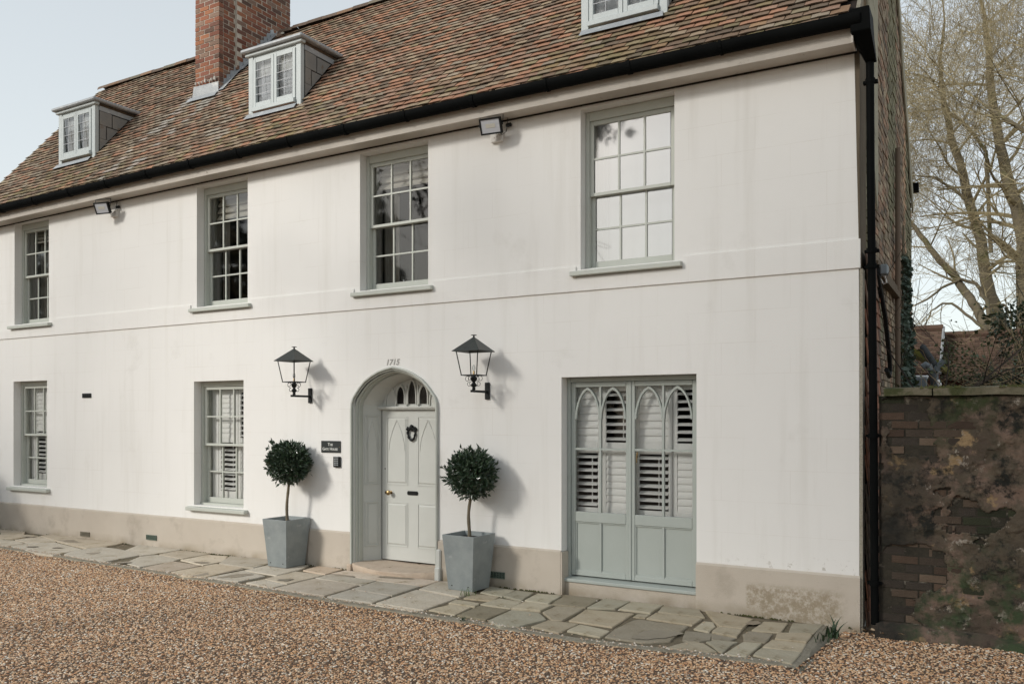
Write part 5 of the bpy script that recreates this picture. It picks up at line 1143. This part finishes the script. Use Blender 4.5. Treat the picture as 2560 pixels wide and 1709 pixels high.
# ------------------------------------------------------------------ garden wall
def stonewall_mat():
    m = mat('old_wall_render', (.115,.088,.060), (.046,.038,.027), rough=.95, scale=4.5, bump=1, bscale=35, c3=(.070,.050,.037), s3=1.6, t3=.50)
    n = m.node_tree.nodes; l = m.node_tree.links; b = n['Principled BSDF']; cur = b.inputs['Base Color'].links[0].from_socket
    tc = n.new('ShaderNodeTexCoord'); sp = n.new('ShaderNodeSeparateXYZ'); l.new(tc.outputs['Object'], sp.inputs[0])
    def lay(cur, colr, sc, lo, hi, off, det=8, rg=.62, extra=None):
        mp = n.new('ShaderNodeMapping'); mp.inputs['Location'].default_value = (off, off*.7, off*1.3); l.new(tc.outputs['Object'], mp.inputs[0])
        t = n.new('ShaderNodeTexNoise'); t.inputs['Scale'].default_value = sc; t.inputs['Detail'].default_value = det; t.inputs['Roughness'].default_value = rg; l.new(mp.outputs[0], t.inputs[0])
        r = n.new('ShaderNodeMapRange'); r.inputs[1].default_value = lo; r.inputs[2].default_value = hi; l.new(t.outputs[0], r.inputs[0]); f = r.outputs[0]
        if extra:
            q_ = n.new('ShaderNodeMath'); q_.operation = 'MULTIPLY'; l.new(f, q_.inputs[0]); l.new(extra, q_.inputs[1]); f = q_.outputs[0]
        x = n.new('ShaderNodeMix'); x.data_type = 'RGBA'; l.new(f, x.inputs[0]); l.new(cur, x.inputs[6]); x.inputs[7].default_value = (*colr, 1); return x.outputs[2]
    def rng(s, a, c):
        r = n.new('ShaderNodeMapRange'); r.inputs[1].default_value = a; r.inputs[2].default_value = c; l.new(s, r.inputs[0]); return r.outputs[0]
    cur = lay(cur, (.155,.105,.078), 2.4, .51, .58, 3)
    cur = lay(cur, (.25,.17,.09), 3.4, .60, .64, 11, det=5)
    cur = lay(cur, (.30,.26,.215), 5.5, .595, .64, 23, rg=.72)
    cur = lay(cur, (.012,.012,.009), 4.4, .50, .60, 31, det=10, rg=.75)
    cur = lay(cur, (.038,.054,.024), 4.6, .46, .60, 41, extra=rng(sp.outputs[2], .95, .45))
    cur = lay(cur, (.035,.045,.016), 2.2, .48, .60, 47, extra=rng(sp.outputs[2], 1.5, 2.0))
    cur = lay(cur, (.014,.013,.010), 1.6, .25, .55, 53, extra=rng(sp.outputs[0], .42, .15))  # darker beside the downpipe: damp, plus shade worked into the colour
    l.new(cur, b.inputs['Base Color']); return m
M_oldr = stonewall_mat()
gw = thing('garden_wall', 'mossy flaking old brick garden wall with a stone coping beside the house', 'wall', (0.165, 0, 0))
GX0, GX1 = .0, 4.4
q = MB(); q.box(GX0, GX1, .026, .30, -.2, 2.10); core = q.obj('wall_core', mat('black_mortar', (.05,.042,.03), (.02,.018,.013), rough=1, scale=12, bump=1, c3=(.22,.19,.15), s3=6, t3=.57), gw)
GB = MB(); GB.box(-.105,.105,-.04,.04,-.031,.031); gme = GB.mesh('brick'); gme.materials.append(M_brick)
rr = random.Random(6); gb = []; z = -.03; k = 0
while z < 2.08:
    x = GX0 + (.10 if k % 2 else -.01)
    while x < GX1 - .1:
        v = rr.uniform(.5,1.1); c = rr.choice([(.095,.062,.042),(.07,.052,.038),(.11,.07,.048),(.055,.044,.034),(.14,.10,.07)])
        if noise.noise(Vector((x*1.2, z*1.5, 3))) < -.12: c = (.045,.05,.025)
        gb.append((x+.11, .060 + rr.uniform(-.005,.009), z, tuple(u*v for u in c))); x += .225
    z += .0752; k += 1
sel = near300(gb, lambda t: (t[0]+.06, t[1], t[2])); q = MB()
for i, (x, y, z, c) in enumerate(gb):
    if i in sel:
        o = bpy.data.objects.new('brick', gme); col.objects.link(o); o.parent = gw; o.location = (x, y, z); o.rotation_euler = (0, rr.gauss(0,.012), rr.gauss(0,.012)); o.color = (*c, 1)
    else: q.box(x-.105, x+.105, y-.04, y+.04, z-.031, z+.031, c)
q.obj('bricks', M_brick, gw, kind='stuff')
# surviving render coat, with holes and lumps
def coat(x0, x1, nx_, nz_):
    X = np.linspace(x0, x1, nx_); Z = np.linspace(-.05, 2.095, nz_); q = MB(); K = {}; H = np.zeros((nx_, nz_)); D = np.zeros((nx_, nz_))
    for i, x in enumerate(X):
        for j, z in enumerate(Z):
            p = Vector((x*1.25, z*1.6, 1.7)); n0 = noise.fractal(p, 1.0, 2.1, 6)
            left = max(0, min(1, (.75 - x)/.75)) * (.13 if z < 1.5 else .02)
            H[i, j] = n0*1.0 - left + .20
            n1 = noise.fractal(Vector((x*3.1, z*3.6, 9)), 1.0, 2.0, 5); st = .016 if n1 > .12 else (.006 if n1 > -.12 else 0)
            D[i, j] = st + .010*noise.fractal(Vector((x*9, z*11, 2)), 1, 2, 4) + .014*noise.noise(Vector((x*1.1, z*1.4, 8)))
    for i in range(nx_-1):
        for j in range(nz_-1):
            if H[i,j] > -.02 and H[i+1,j+1] > -.02:
                f = []
                for a, b in ((i,j),(i+1,j),(i+1,j+1),(i,j+1)):
                    if (a,b) not in K: K[a,b] = len(q.v); q.v.append((X[a], .012 - D[a,b], Z[b]))
                    f.append(K[a,b])
                q.f.append(tuple(f))
    return q
o = coat(GX0+.02, 1.9, 190, 200).obj('render_coat', M_oldr, gw, smooth=True); s_ = o.modifiers.new('s', 'SOLIDIFY'); s_.thickness = .03; s_.offset = -1
o = coat(1.9, GX1, 110, 100).obj('render_coat', M_oldr, gw, smooth=True); s_ = o.modifiers.new('s', 'SOLIDIFY'); s_.thickness = .03; s_.offset = -1
M_cope = mat('mossy_coping_stone', (.19,.165,.115), (.10,.09,.055), rough=.95, scale=7, bump=1, bscale=40, c3=(.05,.055,.02), s3=4, t3=.50)
x = GX0 + .04; rr = random.Random(2)
for wd in (.40,.86,.92,.9,.88,.40):
    q = MB(); n = 14; 
    for i in range(n+1):
        xx = x + (wd-.012)*i/n
        for (yy, zz) in ((-.045,2.108),(-.045,2.172),(.13,2.186),(.34,2.172),(.34,2.108)): q.v.append((xx + (.004*rr.random() if i in (0,n) else 0), yy + .006*noise.noise(Vector((xx*6,yy*3,1))), zz + .007*noise.noise(Vector((xx*5,yy*4,4)))))
        if i: q.f += [((i-1)*5+j, (i-1)*5+(j+1) % 5, i*5+(j+1) % 5, i*5+j) for j in range(5)]
    q.f += [tuple(range(5)), tuple(range(n*5, n*5+5))[::-1]]; q.obj('coping_stone', M_cope, gw); x += wd
q = MB(); rr = random.Random(8)
for k in range(900):
    x = rr.uniform(.1, 4.3); y = rr.choice([rr.uniform(-.04,.3), rr.uniform(-.045,-.02)]); s = rr.uniform(.006,.016)
    if noise.noise(Vector((x*3, y*3, 9))) < .0: continue
    q.add([(x-s,y-s,2.168),(x+s,y-s*.8,2.168),(x+s,y+s,2.168),(x-s,y+s,2.168),(x,y,2.185+s*.8)], [(0,1,4),(1,2,4),(2,3,4),(3,0,4)])
q.obj('moss', M_moss, gw, kind='stuff')
# uneven stone footing and roots along the bottom of the wall
q = MB(); X = np.linspace(-.02, 4.4, 60); P = []
for i, x in enumerate(X):
    hh = .05 + .04*noise.noise(Vector((x*2.2,0,5))) - .03*(x/1.4 if x < 1.4 else 1); d = .10 + .06*noise.noise(Vector((x*1.8,3,0)))
    for a, b in ((0,hh+.03),(-d*.5,hh+.02),(-d,hh*.3),(-d-.03,-.09)): q.v.append((x, a, b))
    if i: q.f += [((i-1)*4+j, (i-1)*4+j+1, i*4+j+1, i*4+j) for j in range(3)]
q.obj('footing', M_oldr, gw, smooth=True)

# ------------------------------------------------------------------ neighbouring outbuildings
M_ntile = mat('neighbour_tiles', (.12,.075,.05), (.10,.06,.045), rough=.95, scale=10, bump=1, tint=False, c3=(.07,.09,.03), s3=1.6, t3=.58)
def outbuilding(x0, x1, y, zr, label):
    t = thing('outbuilding', label, 'outbuilding', (x0, y, 0)); W_ = x1 - x0
    MB().box(0, W_, .2, 4, -.1, zr-1.05).obj('wall', M_rb, t)
    q = MB(); q.add([(-.02,0,zr-1.1),(W_+.02,0,zr-1.1),(W_+.02,1.5,zr-.06),(-.02,1.5,zr-.06),(-.02,4.2,zr-1.1),(W_+.02,4.2,zr-1.1)], [(0,1,2,3),(3,2,5,4)]); rf = q.obj('roof', M_ntile, t)
    tl = MB(); tl.add([(0,0,.0),(.16,0,.0),(.16,.10,.0),(0,.10,.0),(0,0,.02),(.16,0,.02),(.16,.10,.006),(0,.10,.006)], [(4,5,6,7),(0,1,5,4),(1,2,6,5),(3,0,4,7)]); n = 0; q = MB(); rr = random.Random(int(x0*10)+50)
    for i in range(17):
        s = i*.1; yy = s*.82; zz = zr - 1.1 + s*.57
        x = -.08*(i % 2)
        while x < W_:
            a, b = max(0, x), min(W_, x+.158)
            if b - a > .03: v = rr.uniform(.5,1.1); c = (.16*v,.10*v,.07*v); q.add([(a,yy,zz+.0),(b,yy,zz+.0),(b,yy,zz+.028),(a,yy,zz+.028),(b,yy+.11,zz+.075),(a,yy+.11,zz+.075)], [(0,1,2,3),(3,2,4,5)], c)
            x += .165
    q.obj('roof_tiles', M_tile, rf, kind='stuff')
    q = MB(); q.tube([(-.02,1.5,zr-.03),(W_+.02,1.5,zr-.03)], .08, 8); q.obj('ridge', M_ntile, rf)
    MB().tube([(W_+.03,-.02,zr-1.1),(W_+.03,1.5,zr-.02)], .03, 6).obj('verge', M_lead, rf)
    return t
outbuilding(-1.8, .08, 11.0, 3.93, 'brown tiled outbuilding behind the pipes, the taller of two'); outbuilding(.13, 4.5, 11.4, 3.80, 'long low tiled outbuilding partly hidden by brambles')

# ------------------------------------------------------------------ trees
M_tbark = mat('mossy_tree_bark', (.20,.17,.115), (.12,.10,.07), rough=.95, scale=3, bump=1, bscale=20, c3=(.125,.13,.05), s3=2, t3=.52)
M_twig = mat('twigs', (.35,.29,.165), (.22,.18,.105), rough=.95, scale=1.2)
def grow(mb, p, d, L, r, depth, rr, up=.25, wig=.35, kids=(3,5), minr=.0035, bounds=None):
    n = 5 if depth > 1 else 4; pts = [Vector(p)]; dirs = []; dd = Vector(d).normalized(); curl = Vector((rr.gauss(0,1), rr.gauss(0,1), rr.gauss(0,1)))*wig
    for i in range(n):
        dd = (dd + curl*.22 + Vector((rr.gauss(0,1), rr.gauss(0,1), rr.gauss(0,1)))*wig*.30 + Vector((0,0,up*.16))).normalized(); pts.append(pts[-1] + dd*L/n); dirs.append(dd)
    mb.tube(pts, [max(minr, r*(1 - .75*i/n)) for i in range(n+1)], 5 if r > .03 else 3, cap=False)
    if depth <= 0: return
    for k in range(rr.randint(*kids)):
        t = rr.uniform(.2, 1.0); i = min(n-1, int(t*n)); q = pts[i].lerp(pts[i+1], t*n - i)
        side = dirs[i].cross(Vector((rr.gauss(0,1), rr.gauss(0,1), rr.gauss(0,1)))).normalized(); nd = (dirs[i]*rr.uniform(.5,1.0) + side*rr.uniform(.5,.95)).normalized()
        grow(mb, q, nd, L*rr.uniform(.5,.78), max(minr, r*(1-.75*t)*rr.uniform(.5,.75)), depth-1, rr, up, wig, kids, minr)
def bare_tree(label, paths, seed, depth=4, L0=2.2, nb=9, group='bare trees behind the garden wall', kids=(3,5), minr=.0030, up=.25):
    base = paths[0][0][0]; t = thing('bare_tree', label, 'tree', (base[0], base[1], 0), 0, group); rr = random.Random(seed); tr = MB(); tw = MB(); o0 = Vector((base[0], base[1], 0))
    for path, ra, rb in paths:
        pts = [Vector(p) - o0 for p in path]; fine = []
        for a, b in zip(pts, pts[1:]):
            for k in range(3): fine.append(a.lerp(b, k/3) + Vector((rr.gauss(0,.012), rr.gauss(0,.012), 0)))
        fine.append(pts[-1]); n = len(fine); rad = [ra + (rb-ra)*i/(n-1) for i in range(n)]; tr.tube(fine, rad, 10, cap=False)
        for k in range(nb):
            u = .3 + .7*(k + rr.random())/nb; i = min(n-2, int(u*(n-1))); d = (fine[i+1]-fine[i]).normalized(); side = d.cross(Vector((rr.gauss(0,1), rr.gauss(0,1), rr.gauss(0,1)))).normalized()
            grow(tw, fine[i], d*.55 + side*.85, L0*rr.uniform(.6,1.2), max(.012, rad[i]*.38), depth, rr, up=up, kids=kids, minr=minr)
        grow(tw, fine[-1], (fine[-1]-fine[-3]), L0, rb*.9, depth, rr, up=up, kids=kids, minr=minr)
    tr.obj('trunk', M_tbark, t, smooth=True); tw.obj('branches', M_twig, t, kind='stuff'); return t
def XY(pts, y, dy=0): return [(x, y + dy*i, z) for i, (x, z) in enumerate(pts)]
def rev(P): return P[::-1]
bare_tree('slender bare tree with a limb arching left over the outbuildings', [(rev(XY([(-.631,6.566),(-.367,6.135),(-.041,5.63),(.279,5.241),(.563,4.718),(.781,4.313),(.935,3.951),(1.057,3.557),(1.45,1.8),(1.5,0)],14)), .15,.05),
    (rev(XY([(-.57,4.604),(-.302,4.725),(.009,4.978),(.405,5.152),(.705,5.024),(.911,4.602),(1.1,3.4)],13.9)), .05,.018), (rev(XY([(-.333,4.1),(-.208,4.44),(.009,4.598),(.223,4.583),(.495,4.325),(.882,3.963),(1.2,3.0)],13.8)), .04,.014)], 5, nb=6, L0=1.5, depth=3)
bare_tree('tall bare tree with a leaning mossy trunk, left of the thickest trunk', [(rev(XY([(-.036,12.059),(-.141,11.098),(-.071,10.453),(-.036,10.053),(.104,9.164),(.312,8.427),(.551,7.265),(.789,6.402),(.87,5.6),(1.0,5.0),(1.20,4.3),(1.5,2.5),(1.6,0)],16)), .19,.03),
    (rev(XY([(-.777,9.749),(-.091,9.735),(.409,9.343),(.9,8.5),(1.0,6.0)],15.6)), .05,.018), (rev(XY([(-.631,8.077),(-.203,7.976),(.215,7.589),(.594,7.178),(.85,5.9)],15.4)), .05,.018)], 9, nb=17, L0=2.3, depth=3, kids=(4,6))
bare_tree('thickest bare trunk at the right edge, ringed with twigs', [(rev(XY([(.865,11.624),(.961,10.864),(.993,9.9),(1.184,8.433),(1.342,7.677),(1.53,6.924),(1.682,6.123),(1.70,5.4),(1.72,4.3),(1.8,2),(1.8,0)],15)), .24,.05),
    ([(1.75,15,6.0),(2.3,14.7,7.6),(2.5,14.5,9.4),(2.2,14.2,11.5)], .12,.03)], 14, nb=17, L0=2.4, depth=3, kids=(4,6))
bare_tree('bare tree whose crown hangs in from the right above the wall', [([(3.6,11,0),(3.5,11,2.5),(3.2,11,5),(2.7,10.8,7.5),(2.0,10.6,9.5)], .22,.05), ([(3.3,11,4.2),(2.6,10.5,6.0),(1.7,10.3,7.2),(.9,10.2,7.9)], .10,.025)], 23, nb=16, L0=2.1, depth=3, kids=(4,6))
# holly and bramble thicket behind the garden wall
M_holly = mat('holly_leaf', (.028,.050,.022), (.05,.07,.028), rough=.35, scale=6, spec=.5, c3=(.09,.11,.04), s3=5, t3=.6)
rr = random.Random(40); hl = thing('holly_bush', 'dark glossy holly bush at the right edge behind the garden wall', 'bush', (2.3, 8.5, 0)); P = []; tw = MB()
for k in range(60):
    a = rr.random()*6.28; grow(tw, (rr.gauss(0,.2), rr.gauss(0,.2), 0), (math.cos(a)*.5, math.sin(a)*.5, 1.3), rr.uniform(2.4,4.4), .035, 1, rr, kids=(3,4))
for k in range(9000):
    c = Vector(rr.choice([(.0,0,3.0),(-.5,-.3,2.5),(.6,0,4.2),(.2,.4,5.2),(-.8,.2,3.5),(-.2,-.4,1.4),(-1.2,0,2.2)])); d = Vector((rr.gauss(0,1), rr.gauss(0,1), rr.gauss(0,1))).normalized(); p = c + d*(rr.random()**.4)*(.55 + .3*noise.noise(c + d*2))
    if noise.noise(p*2.6) < -.12: continue
    P.append((p, d + Vector((rr.gauss(0,.7), rr.gauss(0,.7), rr.gauss(0,.7)))))
leafmesh('foliage', P, .085, M_holly, hl, rr, wide=.6); tw.obj('branches', M_twig, hl, kind='stuff')
M_cane = mat('dry_canes', (.42,.31,.18), (.27,.19,.11), rough=.9, scale=4)
rr = random.Random(41); tk = MB(); lf = []
for k in range(760):
    x = rr.uniform(.2, 4.2); y = rr.uniform(3.2, 9.5); h = rr.uniform(2.0, 3.5) + (.25 if x > 1 else -.45); dd = Vector((rr.gauss(0,.3), rr.gauss(0,.3), 1)); p = Vector((x, y, 0)); pts = [p]; n = 7
    for i in range(n): dd = (dd + Vector((rr.gauss(0,.16), rr.gauss(0,.16), -.07*i))).normalized(); pts.append(pts[-1] + dd*h/n)
    tk.tube(pts, [.009*(1-.6*i/n) for i in range(n+1)], 3, cap=False)
    for i in range(3): grow(tk, pts[rr.randint(2,n)], (rr.gauss(0,1), rr.gauss(0,1), rr.gauss(.2,.7)), rr.uniform(.3,.8), .004, 0, rr)
    for i in range(14): q_ = pts[rr.randint(3,n)] + Vector((rr.gauss(0,.12), rr.gauss(0,.12), rr.gauss(0,.12))); lf.append((q_, (rr.gauss(0,1), rr.gauss(0,1), rr.gauss(0,1))))
for k in range(9000):
    x = rr.uniform(.2, 4.4); y = rr.uniform(8.0, 10.2); z = rr.uniform(0, 3.0 + .6*noise.noise(Vector((x*1.2, 0, 0)))); lf.append(((x, y, z), (rr.gauss(0,1), rr.gauss(0,1), rr.gauss(0,1))))
tk_o = tk.obj('bramble_thicket', M_cane, kind='stuff'); tag(tk_o, 'tangled dry bramble canes behind the garden wall', 'brambles')
M_brleaf = mat('bramble_leaf', (.085,.10,.04), (.05,.06,.03), rough=.7, scale=3, c3=(.17,.12,.06), s3=3, t3=.55)
o = leafmesh('bramble_leaves', lf, .07, M_brleaf, tk_o, rr, wide=.7)
# one dark twiggy shrub close behind the wall
rr = random.Random(50); q = MB(); M_dtw = mat('dark_twigs', (.035,.028,.022), rough=.9)
for k in range(7): grow(q, (.0, 0, 1.9), (rr.gauss(.7,.5), rr.gauss(0,.3), rr.uniform(.25,.9)), rr.uniform(.7,1.6), .012, 2, rr, up=.1, wig=.2, kids=(1,3), minr=.003)
q.tube([(0,0,0),(.02,.0,1.0),(0,0,1.95)], [.02,.018,.014], 6)
ts = thing('twiggy_shrub', 'dark twiggy shrub poking up just behind the coping', 'shrub', (.55, 1.0, 0)); q.obj('branches', M_dtw, ts); P = []
for k in range(320): a = rr.random(); P.append(((rr.gauss(.8,.5), rr.gauss(0,.3), 2.4 + rr.gauss(0,.3)), (rr.gauss(0,1), rr.gauss(0,1), rr.gauss(0,1))))
leafmesh('foliage', P, .035, M_holly, ts, rr, wide=.6)
# distant wood beyond the garden
M_wood = mat('far_wood', (.06,.065,.04), (.035,.04,.025), rough=1, scale=.5)
rr = random.Random(61); P = []
for k in range(9000):
    a = rr.uniform(-60, 60); x = a; y = 60 + rr.uniform(0, 8); z = rr.random()**.8*(3.3 + 1.2*noise.noise(Vector((x*.12,0,0)))); P.append(((x, y, z), (rr.gauss(0,1), rr.gauss(0,1), rr.gauss(0,1))))
o = leafmesh('far_wood', P, .9, M_wood, None, rr, wide=.8); tag(o, 'low dark line of woodland beyond the garden', 'woodland')

# ------------------------------------------------------------------ across the drive (behind the photographer): what the windows reflect and what dapples the wall
M_everg = mat('evergreen', (.030,.042,.022), (.018,.026,.014), rough=.7, scale=1)
rr = random.Random(70)
belt = [(-30,-28,16.5,4.6),(-24,-30,10.5,4.5),(-37,-24,15.5,5.2),(-43,-17,15.5,5.2),(-19,-33,9.5,4),(-33,-33,14.5,4),(-13,-35,7.5,3.5),(-6,-36,6.5,3.5),(2,-36,7,4),(10,-34,9,4.5),(18,-30,10,5),(-48,-9,15,5.5),(-26,-34,12.5,4)]
for i, (x, y, h, w_) in enumerate(belt):
    t = thing('evergreen_tree', 'dark evergreen tree across the drive, seen only in the window reflections', 'tree', (x, y, 0), 0, 'evergreen trees across the drive'); P = []
    for k in range(1500):
        z = rr.uniform(.05, 1); wd = (1 - z**2.2)**.6; a = rr.random()*6.28; r_ = w_*.62*wd*(rr.random()**.4)*(1 + .35*noise.noise(Vector((math.cos(a)*2, math.sin(a)*2, z*6 + i)))); P.append(((math.cos(a)*r_, math.sin(a)*r_, z*h), (rr.gauss(0,1), rr.gauss(0,1), rr.gauss(0,1))))
    leafmesh('foliage', P, .85, M_everg, t, rr, wide=.7); MB().tube([(0,0,0),(0,0,h*.8)], [.35,.08], 8).obj('trunk', M_tbark, t)
bare_tree('bare tree further along the drive', [([(-20,-12.5,0),(-19.8,-12.4,4),(-20.2,-12.2,8),(-19.5,-12,12)], .26,.07), ([(-19.9,-12.4,5),(-18,-12,8.5),(-17.2,-11.6,11)], .13,.04)], 37, nb=8, L0=2.6, depth=3, kids=(2,4), minr=.012, group='bare trees beside the drive')
rr = random.Random(90); t = thing('shade_pine', 'unseen bare-stemmed pine added across the drive to shade the right of the wall', 'tree', (-20.5, -38, 0)); P = []; q = MB()  # unseen tree, added and shaped to shade the right side of the front
q.tube([(0,0,0),(.2,0,9),(-.1,.1,19),(.3,0,27)], [.40,.30,.2,.07], 9)
for k in range(26): z = rr.uniform(19.5, 27); a = rr.random()*6.28; q.tube([(0,0,z-.6),(math.cos(a)*2,math.sin(a)*2,z+.1),(math.cos(a)*4.2,math.sin(a)*4.2,z+.4)], [.10,.06,.02], 5)
q.obj('trunk', M_tbark, t)
for k in range(3800):
    z = rr.uniform(19.3, 29); a = rr.random()*6.28; r_ = 5.4*max(0,1-abs(z-23.5)/6)**.5*rr.random()**.5; p = Vector((math.cos(a)*r_, math.sin(a)*r_, z))
    if noise.noise(p*.45) < -.02: continue
    P.append((p, (rr.gauss(0,1), rr.gauss(0,1), rr.gauss(0,.6))))
leafmesh('foliage', P, .62, M_everg, t, rr, wide=.5)
t = bare_tree('unseen young tree with a few old leaves, added by the drive to dapple the wall', [([(-8.3,-6.4,0),(-8.25,-6.4,2.5),(-8.4,-6.3,5),(-8.1,-6.2,8.5)], .10,.03), ([(-8.3,-6.4,3.2),(-7.3,-6.1,5.5),(-6.9,-6,7.2)], .06,.02), ([(-8.3,-6.4,3.5),(-9.6,-6.6,5.8),(-10.4,-6.8,8)], .06,.02)], 57, nb=8, L0=1.3, depth=2, kids=(2,4), minr=.005, group='bare trees beside the drive')  # unseen tree, put in to dapple the wall and fill a window reflection
rr = random.Random(58); P = []
for k in range(7):
    c = Vector((max(-2.4, min(1.4, rr.gauss(-.3,1.4))), rr.uniform(-.2,1.8), rr.uniform(5.0,8.6)))
    for j in range(rr.randint(60,130)): P.append((c + Vector((rr.gauss(0,.17), rr.gauss(0,.17), rr.gauss(0,.24))), (rr.gauss(0,1), rr.gauss(0,1), rr.gauss(0,1))))
leafmesh('foliage', P, .13, M_everg, t, rr, wide=.7)
rr = random.Random(80); t = thing('box_shrub', 'rounded evergreen shrub beside the far end of the house', 'shrub', (-15.25, -1.25, 0)); P = []
for k in range(4200):
    d = Vector((rr.gauss(0,1), rr.gauss(0,1), abs(rr.gauss(0,1)))).normalized(); r_ = rr.random()**.3; P.append(((d.x*1.75*r_, d.y*1.0*r_, d.z*1.75*r_), d + Vector((rr.gauss(0,.6), rr.gauss(0,.6), rr.gauss(0,.6)))))
leafmesh('foliage', P, .11, M_everg, t, rr, wide=.6); MB().tube([(0,0,0),(0,0,1)], .06, 8).obj('trunk', M_tbark, t)
